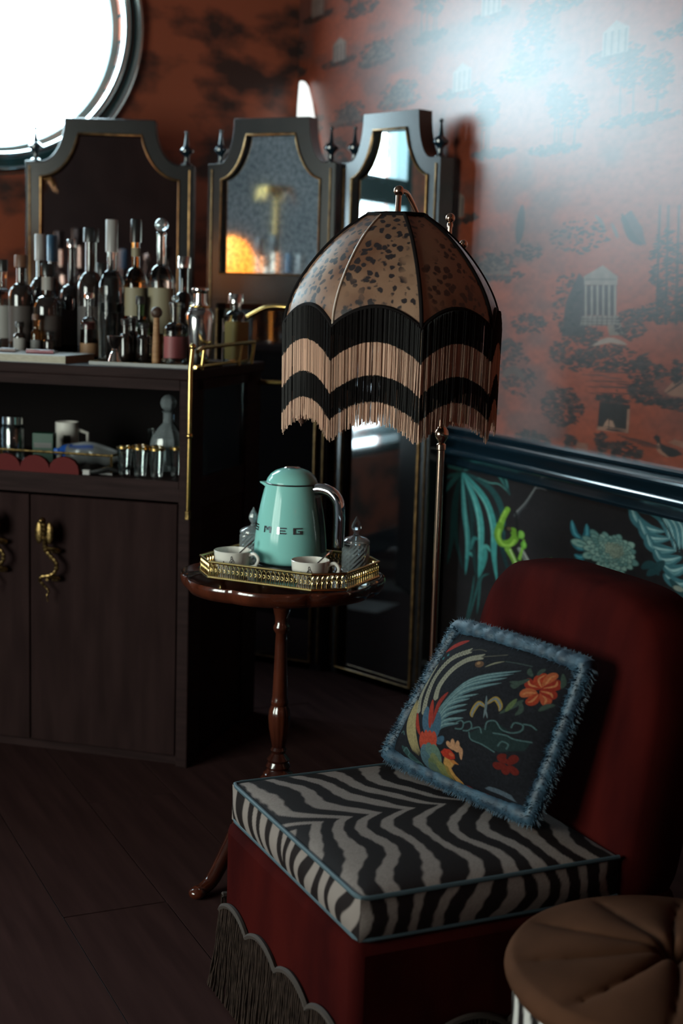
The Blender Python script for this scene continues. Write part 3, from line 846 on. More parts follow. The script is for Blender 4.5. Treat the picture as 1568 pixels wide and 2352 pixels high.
# added fill: unseen warm lamp behind the viewer that lifts the dark tones
wl_ = thing('added_fill_lamp', 'added fill lamp with a red shade, unseen behind the viewer', 'glowing shape', (.6, -2.5, 1.9))
MB().tube([(0, .002, 0), (0, .09, -.01), (0, .12, .03)], .006, 8).build('bracket', M['dull_brass'], wl_)
MB().lathe([(.09, .04), (.055, .17)], 28, (0, .12, 0), cap=False).build('lamp_shade', mat('red_lamp_shade', (.35, .06, .04), .7), wl_)
MB().ball((0, .12, .08), .024).build('bulb', mat('fill_bulb', (1, .7, .5), .4, Emission_Color=(1, .62, .38), Emission_Strength=60.), wl_)
wq = bpy.data.lights.new('warm_fill_light', 'POINT'); wq.energy = 40; wq.color = (1, .45, .30); wq.shadow_soft_size = .05
wo = bpy.data.objects.new('warm_fill_light', wq); COL.objects.link(wo); wo.parent = wl_; wo.location = (0, .12, .15)
# ------------------------------------------------------------------ three floor-standing framed mirrors
m_mir = mat('antique_mirror', (.74, .77, .78), .07, 1.0)
noisy(m_mir, (.50, .56, .58), (.92, .96, .97), 60, 6, lo=.32, hi=.62)
m_mir2 = mat('dark_mirror', (.20, .13, .115), .04, 1.0)
m_mir3 = mat('clear_mirror', (.82, .88, .88), .02, 1.0)
m_low = mat('black_glass', (.012, .011, .012), .04, Specular_IOR_Level=1.0, IOR=1.9)


def mirror_outline(w, i, zb, zs, zt, rx, flat):
    """closed outline of a panel with scooped shoulders; i = inset from the edge"""
    rz = zt - zs; p = [(i, zb + i), (w - i, zb + i), (w - i, zs - i)]; te = math.acos(i / (rz + i))
    A = [(min(w - flat - (rx + i) * sin(te * t / 11), w - i), zt - (rz + i) * cos(te * t / 11)) for t in range(12)]
    return p + A + [(w - x, z) for x, z in A[::-1]] + [(i, zs - i)]


def finial(parent, x, y, z, h=.128):
    pr = [(.0, 0), (.020, 0), (.020, .006), (.011, .012), (.010, .030), (.013, .038), (.026, .050), (.027, .058), (.018, .068), (.010, .074), (.008, .085), (.005, .112), (.0045, .118), (.0075, .122), (.0075, .127), (.004, .131), (.0, .132)]
    MB().lathe([(r, q * h / .132) for r, q in pr], 16, (x, y, z)).build('finial', M['lacquer'], parent)


def mirror(label, loc, rz, w, rx, flat, pane, zpane):
    """stands on the floor; local x to the right, local -y towards the viewer"""
    t = thing('standing_mirror', label, 'mirror', loc, rz)
    zs, zt, D = 1.852, 2.012, .065
    MB().ring(mirror_outline(w, 0, zpane - .10, zs, zt, rx, flat), mirror_outline(w, .060, zpane - .060, zs, zt, rx, flat), 0, D).build('frame', M['frame_black'], t, bevel=.006, ang=30)
    MB().prism(mirror_outline(w, .055, zpane - .055, zs, zt, rx, flat), .018, .03, 'y').build('mirror_pane', pane, t, smooth=False)
    inn = mirror_outline(w, .058, zpane - .058, zs, zt, rx, flat)
    MB().tube([(x, -.003, z) for x, z in inn], .0042, 8, True).build('gold_bead', M['gold_bead'], t)
    MB().ring(*[[(a, .004), (w - a, .004), (w - a, zpane - .092 - a * .4), (a, zpane - .092 - a * .4)] for a in (0, .05)], 0, D).build('lower_frame', M['frame_black'], t, smooth=False, bevel=.006)
    lo = [(.05, .03), (w - .05, .03), (w - .05, zpane - .13), (.05, zpane - .13)]
    MB().prism(lo, .02, .03, 'y').build('lower_panel', m_low, t, smooth=False)
    MB().tube([(x, -.003, z) for x, z in lo], .0055, 8, True).build('gold_bead', M['gold_bead'], t)
    MB().tube([(.018, -.002, .03), (.018, -.002, zs - .02)], .003, 6).build('edge_bead', M['gold_bead'], t)
    MB().tube([(w - .018, -.002, .03), (w - .018, -.002, zs - .02)], .003, 6).build('edge_bead', M['gold_bead'], t)
    for x in (.034, w - .034): finial(t, x, D / 2, zs)
    return t


def face(p, q): return math.atan2(q[1] - p[1], q[0] - p[0])


def place_mirror(label, p, q, rx, flat, pane, zpane):
    return mirror(label, (p[0], p[1], 0), face(p, q), math.hypot(q[0] - p[0], q[1] - p[1]), rx, flat, pane, zpane)


place_mirror('wide dark-framed standing mirror below the round window, its glass nearly black', (1.217, 5.501), (1.792, 5.233), .09, .056, m_mir2, 1.30)
place_mirror('dark-framed standing mirror with speckled grey glass catching an orange glow', (1.815, 5.145), (2.145, 4.738), .062, .046, m_mir, 1.456)
place_mirror('dark-framed standing mirror against the sunlit wall, its glass full of bright window', (2.171, 4.747), (2.322, 4.288), .062, .046, m_mir3, 1.40)

# ------------------------------------------------------------------ bar cabinet, set diagonally
BA = R_(-40.0)
BX, BY = Vector((cos(BA), sin(BA))), Vector((-sin(BA), cos(BA)))


def BL(lx, ly, z=0.):
    return (1.325 + BX.x * lx + BY.x * ly, 3.867 + BX.y * lx + BY.y * ly, z)


bar = thing('bar_cabinet', 'dark wooden bar cabinet with snake handles and an open glass-sided shelf', 'cabinet', BL(0, 0), BA)
LB, DB = -1.46, .62
dw, dd = M['dark_wood'], M['door_wood']
MB().box(LB - .01, .008, -.010, DB + .01, 1.140, 1.17).build('top', dw, bar, smooth=False, bevel=.004)
ap = MB().box(LB + .04, -.037, 0, .02, 1.110, 1.14).box(-.022, 0, .05, DB - .05, 1.110, 1.14).box(LB, LB + .022, .05, DB - .05, 1.110, 1.14)
ap.build('apron', dw, bar, smooth=False)
for x0, x1, y0, y1 in ((-.037, 0, 0, .10), (-.037, 0, .48, DB), (LB, LB + .037, 0, .10), (LB, LB + .037, .48, DB)):
    MB().box(x0, x1, y0, y1, 0, 1.14).build('post', dw, bar, smooth=False, bevel=.004)
MB().box(LB + .037, -.037, .0, DB - .02, .828, .850).box(-.03, -.005, .1, .48, .765, .850).box(LB + .005, LB + .03, .1, .48, .765, .85).build('shelf', dw, bar, smooth=False)
MB().box(LB + .037, -.037, .004, .03, .790, .828).build('front_rail', dw, bar, smooth=False)
MB().box(LB + .02, -.02, DB - .02, DB, .02, 1.14).build('back_panel', mat('back_panel', (.006, .0045, .0045), .6, Specular_IOR_Level=.02), bar, smooth=False)
MB().box(-.022, -.008, .10, .48, .02, .765).build('side_panel', dd, bar, smooth=False)
MB().box(LB + .008, LB + .022, .10, .48, .02, .765).build('side_panel', dd, bar, smooth=False)
MB().box(-.016, -.012, .10, .48, .85, 1.11).build('side_pane', M['side_glass'], bar, smooth=False)
MB().box(LB + .012, LB + .016, .10, .48, .85, 1.11).build('side_pane', M['side_glass'], bar, smooth=False)
MB().box(LB + .037, -.037, .03, DB - .02, .0, .03).build('plinth', dw, bar, smooth=False)


def snake_handle(parent, x, z):
    """brass cobra: hooded head on top, body winding down to a thin tail"""
    pts = [(0, -.052, .118), (.001, -.05, .10), (.002, -.044, .075), (.0, -.038, .05), (.002, -.036, .03), (.018, -.036, .012), (.034, -.036, -.006), (.034, -.036, -.028), (.016, -.036, -.044), (-.010, -.036, -.050), (-.018, -.036, -.062), (-.004, -.034, -.078), (.008, -.032, -.092), (.002, -.030, -.108), (.004, -.028, -.125)]
    P = smooth_path(pts, 6); n_ = len(P)
    rs = [max(.0018, .0085 * (1 - i / n_) ** .55 + .0012 * sin(i * 1.9)) for i in range(n_)]
    h = MB().tube([(p[0] + x, p[1], p[2] + z) for p in P], rs, 8)
    h.ball((x, -.056, z + .121), .011, 10, 8, (.85, 1.25, .8))
    o = h.build('snake_handle', M['dull_brass'], parent)
    k = MB()
    for s in (-1, 1): k.ball((x + s * .0165, -.044, z + .082), .019, 10, 8, (.68, .26, 1.75))
    k.build('hood', M['dull_brass'], o)
    for dz in (.028, -.056):
        b = MB(); c = [(x + .006 + .030 * sin(t * pi / 6), -.036 + .034 * (t / 6), z + dz + .008 * cos(t * pi / 6)) for t in range(7)]
        b.tube(c, .0052, 8); b.tube([(x + .004, -.002, z + dz), (x + .004, -.036, z + dz - .002)], .0045, 8)
        b.build('mount', M['dull_brass'], o)


for x0, x1, hx in ((-.503, -.039, -.436), (-.972, -.507, -.608), (LB + .039, -.976, -1.376)):
    d = MB().box(x0, x1, 0, .022, .035, .783).build('door', dd, bar, smooth=False, bevel=.003)
    snake_handle(d, hx, .597 if hx > -.5 else .612)
# brass: rail round the right end, long rod down the corner, push handle at the back
br = M['brass']
MB().tube([BLl for BLl in ((.014, .006, 1.222), (.014, .05, 1.232), (.014, .30, 1.235), (.014, .50, 1.236))], .0065, 10).build('gallery_rail', br, bar)
for y in (.06, .38, .50): MB().tube([(.014 - .008, y, 1.168), (.014, y, 1.234)], .0055, 10).build('gallery_post', br, bar)
MB().tube([(-.006, .50, 1.178), (-.002, .03, 1.176)], .005, 8).build('gallery_rail', br, bar)
MB().tube([(.006, -.012, 1.236), (.004, -.016, 1.20), (.002, -.018, 1.17), (.002, -.018, .985)], .0068, 10).tube([(.002, -.018, .985), (0, -.018, .765)], .0056, 10).ball((.002, -.018, .985), .0095).ball((.006, -.012, 1.236), .010).build('corner_rod', br, bar)
MB().box(-.006, .006, -.026, -.008, .745, .77).build('rod_bracket', M['dull_brass'], bar, bevel=.002)
hp = smooth_path([(-.05, .61, 1.31), (.02, .615, 1.345), (.10, .61, 1.345), (.125, .605, 1.335), (.16, .60, 1.26), (.19, .60, 1.17), (.19, .60, 1.10)], 5)
MB().tube(list(hp), .008, 10).tube([(-.05, .61, 1.31), (-.05, .60, 1.165)], .008, 10).tube([(.19, .60, 1.105), (.0, .60, 1.105)], .008, 10).build('push_handle', br, bar)

# ------------------------------------------------------------------ bottles
LIQ = {k: mat(k + '_liquid', c, .05, Transmission_Weight=.75, IOR=1.36) for k, c in
       dict(amber=(.45, .14, .025), brown=(.12, .035, .012), clear=(.85, .88, .88), red=(.35, .03, .02), gold=(.75, .45, .10), pink=(.7, .2, .22)).items()}
GLA = dict(clear=glass('bottle_glass', (.90, .93, .93), .01), dark=mat('dark_bottle_glass', (.018, .012, .010), .05, Coat_Weight=.5), green=glass('green_bottle_glass', (.10, .2, .09), .02), amber=glass('amber_bottle_glass', (.5, .2, .05), .02))
CAP = dict(black=mat('black_cap', (.012, .012, .012), .3), white=mat('white_cap', (.32, .30, .29), .35), blue=mat('blue_cap', (.05, .13, .22), .3), cork=mat('cork', (.35, .2, .1), .8), silver=M['steel'], wood=mat('wooden_stopper', (.12, .05, .025), .5), gold=M['brass'], glass=M['crystal'], cream=mat('cream_foil', (.55, .48, .34), .5))
LAB = dict(white=mat('white_label', (.30, .28, .26), .6), cream=mat('cream_label', (.26, .22, .14), .6), grey=mat('grey_label', (.14, .135, .13), .6), tan=mat('tan_label', (.26, .14, .07), .6), red=mat('red_label', (.22, .025, .02), .55), pink=mat('pink_label', (.28, .07, .075), .55), dark=mat('dark_label', (.06, .045, .04), .6), yellow=mat('yellow_label', (.30, .23, .08), .6), green=mat('green_label', (.07, .12, .08), .6))


def bottle(label, lx, ly, h, r, gl, liq, cap, labs=(), neck=.32, nr=.32, z=1.17, sq=False, shoulder=.14, caph=.09, base=None, group='bottles on the bar'):
    """labs: (colour, from, to) as fractions of the height; caph: cap height fraction"""
    if -.335 < lx < -.002 and ly < .262: z = 1.176      # on the tray
    t = thing('bottle', label, 'bottle', base or BL(lx, ly, z), BA + random.Random(label).uniform(-.5, .5))
    zn = h * (1 - neck); zs = zn - h * shoulder * .9; nr_ = r * nr; mod = None
    if sq: mod = lambda a, zz: (1.18 / (abs(cos(a)) ** 5 + abs(sin(a)) ** 5) ** .2 * .86) if zz < zs + .001 else 1
    n_ = 28
    pr = [(0, 0.001), (r * .8, 0), (r * .97, .004), (r, .012)] + [(r, zs * k) for k in (.5, 1.)]
    pr += [(nr_ + (r - nr_) * cos(a) ** 1.3, zs + (zn - zs) * sin(a)) for a in (.3, .6, .9, 1.2, 1.5)]
    top = h * (1 - caph)
    pr += [(nr_, zn + .004), (nr_, top - .012), (nr_ * 1.18, top - .010), (nr_ * 1.18, top - .003), (nr_, top)]
    MB().lathe(pr + [(0, top)], n_, mod=mod).build('glass_body', GLA[gl], t)
    if liq and gl != 'dark':
        fill = zs * random.Random(label + 'f').uniform(.6, .95)
        MB().lathe([(0, .006), (r * .86, .006), (r * .88, .012), (r * .88, fill), (0, fill)], n_, mod=mod).build('liquid', LIQ[liq], t)
    cr = nr_ * 1.12
    if cap == 'glass': MB().ball((0, 0, top + h * caph * .5), h * caph * .55, 14, 8, (1, 1, 1)).build('stopper', CAP['glass'], t)
    else: MB().lathe([(0, top - h * caph * .35), (cr * 1.22, top - h * caph * .35), (cr * 1.22, h - .003), (cr * 1.1, h), (0, h)], 20).build('cap', CAP[cap], t)
    for c, a, b in labs:
        rr_ = r * 1.012 if b * h < zs else nr_ * 1.10
        lo, hi = a * h, b * h
        L = MB(); k = 18; sp = (1.25 if rr_ > nr_ * 1.3 or sq else pi)
        A0 = math.atan2(-t.location.y, -t.location.x) - t.rotation_euler[2] + random.Random(label + c).uniform(-.15, .15)
        vs_ = []
        for i in range(k + 1):
            a_ = A0 - sp + 2 * sp * i / k; q = rr_ * (mod(a_, lo) if mod else 1)
            vs_ += [(q * cos(a_), q * sin(a_), lo), (q * cos(a_), q * sin(a_), hi)]
        L.add(vs_, [(2 * i, 2 * i + 2, 2 * i + 3, 2 * i + 1) for i in range(k)]).build('paper_label', LAB[c], t)
    return tag(t, group=group)


b = bottle
b('tall clear bottle with black neck at the notebook end of the bar', -0.780, 0.356, .30, .036, 'clear', 'clear', 'black', (('white', .18, .52),), .3)
b('squat dark brown bottle with a copper-coloured capsule behind the notebook', -0.699, 0.324, .315, .042, 'dark', None, 'wood', (('dark', .15, .5),), .28, .38)
b('dark round-shouldered bottle with a white neck tag', -0.603, 0.312, .29, .046, 'dark', None, 'black', (('dark', .12, .45), ('white', .72, .86)), .34, .36)
b('tall dark bottle with a white cap', -0.699, 0.450, .385, .036, 'dark', None, 'white', (('tan', .15, .4),), .36, .34, caph=.16)
b('tall dark bottle with a pale blue cap', -0.696, 0.530, .385, .036, 'dark', None, 'blue', (('grey', .15, .4),), .36, .34, caph=.16)
b('dark bottle with a slim silver-collared neck', -0.584, 0.441, .37, .043, 'dark', None, 'silver', (('dark', .1, .4),), .38, .26, caph=.05)
b('dark bottle topped by a fat round wooden stopper', -0.498, 0.400, .405, .043, 'dark', None, 'black', (('dark', .1, .4),), .34, .42, caph=.08)
b('low clear flask with a tan label and red stripe', -0.432, 0.250, .205, .028, 'clear', 'brown', 'silver', (('tan', .06, .26), ('red', .34, .55)), .36, .42, caph=.06)
b('tall clear bottle with a long white-capped neck and grey label', -0.411, 0.364, .430, .041, 'clear', 'clear', 'white', (('grey', .34, .58),), .36, .34, caph=.17)
b('tall amber bottle with two cream labels and a dark capsule', -0.327, 0.357, .432, .036, 'amber', 'amber', 'black', (('cream', .32, .52), ('cream', .12, .26), ('cream', .74, .8)), .34, .34, caph=.12)
b('tall bottle of amber spirit with a round glass stopper', -0.244, 0.360, .435, .040, 'clear', 'amber', 'glass', (('cream', .2, .52),), .32, .34, caph=.09)
b('slim dark bottle with a clear cap beside the tall stoppered bottle', -0.209, 0.460, .325, .03, 'dark', None, 'silver', (('dark', .2, .5),), .34, .5, caph=.08)
b('clear round bottle with a pink label next to the shaker', -0.131, 0.197, .200, .035, 'clear', 'clear', 'glass', (('pink', .08, .4),), .4, .46, caph=.1)
b('square clear bottle with a yellow scenic label beyond the shaker', -0.038, 0.470, .215, .034, 'clear', 'clear', 'silver', (('yellow', .06, .60),), .24, .5, sq=True, caph=.1)
b('small bottle with a ring-marked white label on the notebook side', -0.663, 0.244, .110, .020, 'dark', None, 'black', (('white', .1, .55),), .3, .5)
b('small bottle with a copper cap and grey label', -0.606, 0.241, .135, .017, 'amber', 'brown', 'wood', (('grey', .05, .42),), .34, .5)
b('small squat bottle with a tan label', -0.562, 0.244, .085, .020, 'dark', None, 'black', (('tan', .1, .62),), .28, .55)
b('small dark bottle with a gold neck label behind the jigger', -0.289, 0.196, .125, .02, 'dark', None, 'black', (('yellow', .4, .6),), .34, .5)
b('small dark bottle with a grey label behind the jigger', -0.286, 0.241, .13, .02, 'dark', None, 'black', (('grey', .2, .6),), .3, .5)
b('stubby dark bottle with a pale label behind the wooden muddler', -0.236, 0.210, .115, .024, 'dark', None, 'black', (('white', .35, .6),), .3, .5)
b('dark bottle with a green and white label among the tall bottles', -0.286, 0.300, .20, .027, 'green', 'brown', 'black', (('green', .5, .6),), .36, .4)
b('dark wide bottle with a plain neck in the back row', -0.522, 0.540, .30, .045, 'dark', None, 'black', (), .3, .34)
b('tall black-capped clear bottle beside the gilded palm stand', -.885, .400, .47, .036, 'clear', 'amber', 'black', (('white', .2, .5),), .36, .45, caph=.12)
b('tall black-capped bottle between the palm stand and the glowing lamp', -.965, .410, .455, .034, 'clear', 'brown', 'black', (('white', .2, .5),), .34, .5, caph=.13)
b('square black-capped bottle in front of the glowing lamp', -1.130, .160, .40, .034, 'clear', 'amber', 'black', (('white', .1, .5),), .34, .55, sq=True, caph=.12)

# cocktail shaker, jigger, muddler, notebook, pens and tray
t = thing('cocktail_shaker', 'polished steel cocktail shaker standing at the end of the bar', 'shaker', BL(-.055, .20, 1.176))
t.scale = (1.05, 1.05, 1.09)
MB().lathe([(0, 0), (.026, 0), (.028, .003), (.031, .03), (.037, .08), (.0395, .112), (.0395, .118)], 40).build('cup', M['steel'], t)
MB().lathe([(.0405, .112), (.0405, .132), (.036, .142), (.032, .146), (.0325, .150), (.027, .156), (.0215, .160), (.021, .164), (.0, .164)], 40).build('strainer_top', M['steel'], t)
MB().lathe([(.0295, .1505), (.0305, .152), (.0305, .156), (.028, .158)], 40, cap=False).build('brass_band', br, t)
MB().lathe([(.0195, .160), (.0185, .168), (.0185, .190), (.0225, .194), (.0245, .199), (.0235, .204), (.016, .207), (0, .208)], 36).build('cap', M['steel'], t)
t = thing('jigger', 'double-ended steel jigger standing on the bar', 'jigger', BL(-.285, .11, 1.176))
t.scale = (1.1, 1.1, 1.1)
MB().lathe([(.0185, 0), (.019, .001), (.012, .024), (.006, .031), (.006, .034), (.014, .046), (.0225, .070), (.0215, .070), (.012, .046), (.0, .036)], 32).build('cups', M['steel'], t)
MB().lathe([(.0068, .029), (.0085, .0325), (.0068, .036)], 24).build('collar', M['steel'], t)
t = thing('wooden_muddler', 'round-headed wooden muddler stood upright on the bar', 'muddler', BL(-.142, .08, 1.176))
MB().lathe([(0, 0), (.011, 0), (.012, .004), (.0115, .05), (.009, .10), (.0085, .135), (.0, .136)], 20).build('shaft', noisy(mat('muddler_wood', (.4, .22, .1), .6), (.42, .22, .10), (.26, .12, .05), 12, 4, (1, 1, 8)), t)
MB().ball((0, 0, .150), .017, 16, 10, (1, 1, 1)).build('head', mat('dark_knob', (.06, .03, .02), .5), t)
t = thing('notebook', 'thick cream notebook lying flat on the bar', 'book', BL(-.555, .115, 1.17), BA)
MB().box(-.17, .155, -.095, .10, .001, .021).build('page_block', noisy(mat('page_edges', (.5, .45, .36), .8), (.46, .42, .34), (.36, .32, .25), 60, 2, (1, 1, 14)), t, smooth=False)
MB().box(-.172, .157, -.097, .102, .021, .0235).box(-.172, .157, -.097, .102, .0, .0015).build('cover', mat('grey_cover', (.45, .46, .45), .6), t, smooth=False)
for nm, lb, x, y, L, c, rz in (('pen', 'dark red pen lying on the notebook', -.50, .075, .10, (.22, .03, .05), .1), ('pen', 'brown metal pen lying on the notebook', -.625, .085, .09, (.12, .06, .05), .05)):
    o = thing(nm, lb, 'pen', BL(x, y, 1.1935), BA + rz)
    MB().tube([(-L / 2, 0, .006), (L * .35, 0, .006)], .006, 12).build('barrel', mat(lb.split()[0] + '_pen', c, .3, Coat_Weight=.5), o)
    MB().tube([(L * .35, 0, .006), (L * .45, 0, .006), (L * .5, 0, .006)], [.005, .003, .001], 12).build('tip', M['steel'], o)
    MB().tube([(-L * .5, 0, .012), (-L * .25, 0, .013)], .0012, 6).build('clip', M['steel'], o)
t = thing('bar_tray', 'low dark tray with a brass rim under the shaker', 'tray', BL(-.1675, .1475, 1.17), BA)
MB().box(-.160, .160, -.114, .114, 0, .006).build('base', mat('tray_base', (.016, .011, .010), .4, Specular_IOR_Level=.1), t, smooth=False)
MB().ring([(-.163, -.1175), (.163, -.1175), (.163, .1175), (-.163, .1175)], [(-.160, -.114), (.160, -.114), (.160, .114), (-.160, .114)], 0, .011, 'z').build('rim', mat('black_tray_rim', (.02, .016, .015), .35), t, smooth=False)
MB().tube([(-.1615, -.1157, .0115), (.1615, -.1157, .0115), (.1615, .1157, .0115), (-.1615, .1157, .0115)], .0012, 6, True).build('gilt_edge', M['dull_brass'], t)

# glowing globe lamp and gilded palm stand further along the bar: both show in the speckled mirror
t = thing('globe_lamp', 'glowing orange globe lamp on a brass foot at the hidden end of the bar', 'lamp', BL(-1.23, .30, 1.17))
t.scale = (1.05, 1.05, 1.16)
MB().lathe([(0, 0), (.07, 0), (.07, .012), (.03, .03), (.018, .06), (.018, .18), (0, .18)], 24).build('base', br, t)
glow = mat('amber_glow_glass', (.9, .4, .1), .5, Emission_Color=(1.0, .27, .03), Emission_Strength=2.6)
MB().lathe([(0, .175), (.05, .18), (.095, .215), (.115, .275), (.105, .33), (.065, .385), (.02, .405), (0, .406)], 28).build('lamp_shade', glow, t)
t = thing('palm_stand', 'gilded palm-tree candle stand among the black-capped bottles', 'candle stand', BL(-1.045, .205, 1.17))
MB().lathe([(0, 0), (.05, 0), (.05, .01), (.02, .025), (.012, .05), (0, .05)], 20).build('foot', br, t)
MB().tube([(0, 0, .04), (.006, 0, .2), (-.004, 0, .36), (.006, 0, .52), (.0, 0, .66)], [.013, .016, .015, .013, .010], 10).build('stem', br, t)
for k in range(7):
    a = k * 2 * pi / 7
    MB().tube([(0, 0, .64), (.03 * cos(a), .03 * sin(a), .69), (.07 * cos(a), .07 * sin(a), .685), (.095 * cos(a), .095 * sin(a), .63)], [.006, .014, .012, .002], 6).build('palm_frond', br, t)

# ------------------------------------------------------------------ things on the open shelf
ZS = .850


def glass_cup(label, lx, ly, r0, r1, h, z=ZS, gold=False, group=None):
    t = thing('shot_glass' if h < .1 else 'tumbler', label, 'glass', BL(lx, ly, z), 0, group)
    MB().lathe([(0, 0), (r0, 0), (r1, h), (r1 - .002, h), (r0 - .002, .010), (0, .010)], 20, mod=lambda a, zz: 1 + .02 * cos(10 * a)).build('glass_wall', M['clear_glass'], t)
    if gold: MB().lathe([(r1 - .0005, h - .006), (r1 + .0008, h - .006), (r1 + .0008, h + .0005), (r1 - .0005, h + .0005)], 24, cap=False).build('gilt_rim', br, t)
    return t


for i, (x, y) in enumerate(((-.232, .065), (-.180, .060), (-.205, .115), (-.128, .060), (-.152, .115), (-.085, .110))):
    glass_cup('gold-rimmed shot glass on the cabinet shelf', x, y, .017, .023, .085, gold=True, group='gold-rimmed shot glasses')
for x, y, r in ((-.225, .31, .036), (-.095, .31, .036), (-.16, .40, .036)):
    glass_cup('clear tumbler behind the shot glasses', x, y, r - .006, r, .115, group='tumblers behind the shot glasses')
t = thing('glass_decanter', 'round cut-glass decanter among the tumblers on the shelf', 'decanter', BL(-.16, .225, ZS))
MB().lathe([(0, 0), (.03, 0), (.05, .03), (.056, .065), (.05, .10), (.03, .13), (.016, .145), (.016, .175), (.022, .18)], 20, mod=lambda a, z: 1 + .05 * cos(8 * a) * (z < .14)).build('body', M['crystal'], t, smooth=False)
MB().ball((0, 0, .205), .026, 8, 6).build('stopper', M['crystal'], t, smooth=False)
t = thing('shelf_tray', 'low brass-railed tray on the cabinet shelf', 'tray', BL(-.62, .13, ZS), BA)
MB().box(-.36, .36, -.09, .13, 0, .006).build('base', mat('shelf_tray_base', (.03, .02, .018), .3), t, smooth=False)
MB().tube([(-.36, -.085, .056), (.355, -.085, .056)], .004, 8).tube([(.355, -.085, .056), (.355, .125, .056)], .004, 8).build('rail', M['dull_brass'], t)
for x, y in ((.355, -.085), (.355, .125), (-.355, -.085), (0, -.085)): MB().tube([(x, y, .004), (x, y, .058)], .0036, 8).build('rail_post', br, t)
t = thing('scalloped_box', 'red box with a scalloped front edge on the shelf', 'box', BL(-.52, .018, ZS), BA)
po_ = [(-.30, 0), (.17, 0)]
for k in range(4, -1, -1):
    c = -.30 + .047 + k * .094
    po_ += [(c + .047 * cos(q), .012 + .038 * sin(q)) for q in [j * pi / 8 for j in range(9)]]
MB().prism(po_, -.014, 0, 'y').build('scalloped_front', mat('red_card', (.09, .008, .008), .6, Specular_IOR_Level=.1), t)
MB().box(-.30, .17, 0, .018, 0, .008).build('tray_bottom', mat('red_card_dark', (.2, .02, .02), .6), t, smooth=False)
t = thing('white_mug', 'white mug standing at the back of the cabinet shelf', 'mug', BL(-.545, .33, ZS))
MB().lathe([(0, 0), (.032, 0), (.036, .004), (.037, .12), (.034, .12), (.033, .008), (0, .008)], 28).build('cup', M['white_ceramic'], t)
MB().tube([(.036 * cos(-.4), .036 * sin(-.4), .03), (.065 * cos(-.4), .065 * sin(-.4), .04), (.065 * cos(-.4), .065 * sin(-.4), .085), (.036 * cos(-.4), .036 * sin(-.4), .095)], .006, 8).build('handle', M['white_ceramic'], t)
a0 = math.atan2(-t.location.y, -t.location.x)
MB().add([(.0374 * cos(a0 + q), .0374 * sin(a0 + q), z) for q in (-.3, -.1, .1, .3) for z in (.055, .08)], [(0, 2, 3, 1), (2, 4, 5, 3), (4, 6, 7, 5)]).build('badge', M['paper_dark'], t)
t = thing('snack_bag', 'crumpled blue and silver bag slumped on the shelf', 'bag', BL(-.385, .16, ZS + .006), BA)
nu, nv = 28, 16
U = np.linspace(-1, 1, nu)[None, :] * np.ones((nv, 1)); V = np.linspace(0, 2 * pi, nv, endpoint=False)[:, None] * np.ones((1, nu))
rad = (1 - .92 * np.abs(U) ** 3.5) * (1 + .16 * np.sin(5 * U + 2 * np.sin(V)) + .08 * np.sin(9 * U * V / 3))
P = np.stack([U * .105, np.cos(V) * .036 * rad, np.maximum(.036 + np.sin(V) * .034 * rad + .02 * (U < 0) * (-U) * .5, .001)], -1)
C = np.zeros((nv, nu, 3)); C[:] = (.16, .165, .165); C[:, :5] = (.015, .09, .42); C[(np.sin(V) > .4) & (U < .2) & (U > -.6)] = (.02, .06, .25); C[(np.sin(V) > .8) & (U > -.5)] = (.4, .42, .44)
link('bag_body', grid_mesh('bag_body', P.transpose(1, 0, 2), C.transpose(1, 0, 2), wrap_u=True), attr_mat('foil_bag', .3, metal=.2), t)
MB().box(-.118, -.100, -.012, .012, .03, .05).build('bag_seal', mat('blue_seal', (.02, .12, .5), .3), t, bevel=.004)
t = thing('clear_jar', 'clear lidded jar at the notebook end of the cabinet shelf', 'jar', BL(-.660, .19, ZS + .006))
MB().lathe([(0, 0), (.034, 0), (.036, .01), (.036, .10), (.028, .115), (.026, .115), (.033, .098), (.033, .008), (0, .008)], 24).build('glass_wall', M['clear_glass'], t)
MB().lathe([(.029, .112), (.032, .113), (.032, .135), (0, .137)], 24).build('lid', CAP['silver'], t)
t = thing('green_carton', 'small dark green carton beside the blue bag', 'box', BL(-.555, .20, ZS + .006), BA + .2)
MB().box(-.035, .03, -.02, .02, 0, .09).build('carton_body', mat('green_carton', (.015, .06, .035), .4), t, bevel=.002)
MB().box(-.03, .025, -.0206, -.02, .045, .06).build('printed_band', LAB['grey'], t, smooth=False)
t = thing('bottle_opener', 'small bottle opener with white end on the shelf edge', 'opener', BL(-.285, .018, ZS), BA + .05)
MB().box(-.055, -.032, -.008, .008, 0, .016).build('white_end', CAP['white'], t, bevel=.002)
MB().tube([(-.033, 0, .008), (-.01, 0, .012), (.02, .005, .022), (.05, .01, .014)], [.007, .008, .008, .004], 8).build('grip', CAP['black'], t)
# ------------------------------------------------------------------ pie-crust tripod table
mah = noisy(mat('polished_mahogany', (.16, .04, .018), .16, Coat_Weight=.7, Coat_Roughness=.06), (.024, .0055, .003), (.08, .018, .008), 5, 5, (1, 5, 1))
tb = thing('tripod_table', 'mahogany tripod table with a scalloped top carrying the tea tray', 'table', (1.298, 3.104, 0))
tb.scale = (1, 1, 1.02)
SCAL = lambda a: .945 + .055 * abs(sin(4 * a + .5)) ** .55
top = MB(); nA = 192; prof = [(0, .700), (.30, .700), (.80, .700), (.92, .702), (.955, .709), (.975, .717), (.99, .719), (1.0, .715), (1.0, .706), (.985, .696), (.95, .686), (.80, .682), (.30, .680), (0, .680)]
vs_ = []
for f_, z in prof:
    for i in range(nA):
        a = 2 * pi * i / nA; q = .245 * f_ * (1 + (SCAL(a) - 1) * min(1, f_ ** 4)); vs_.append((q * cos(a), q * sin(a), z))
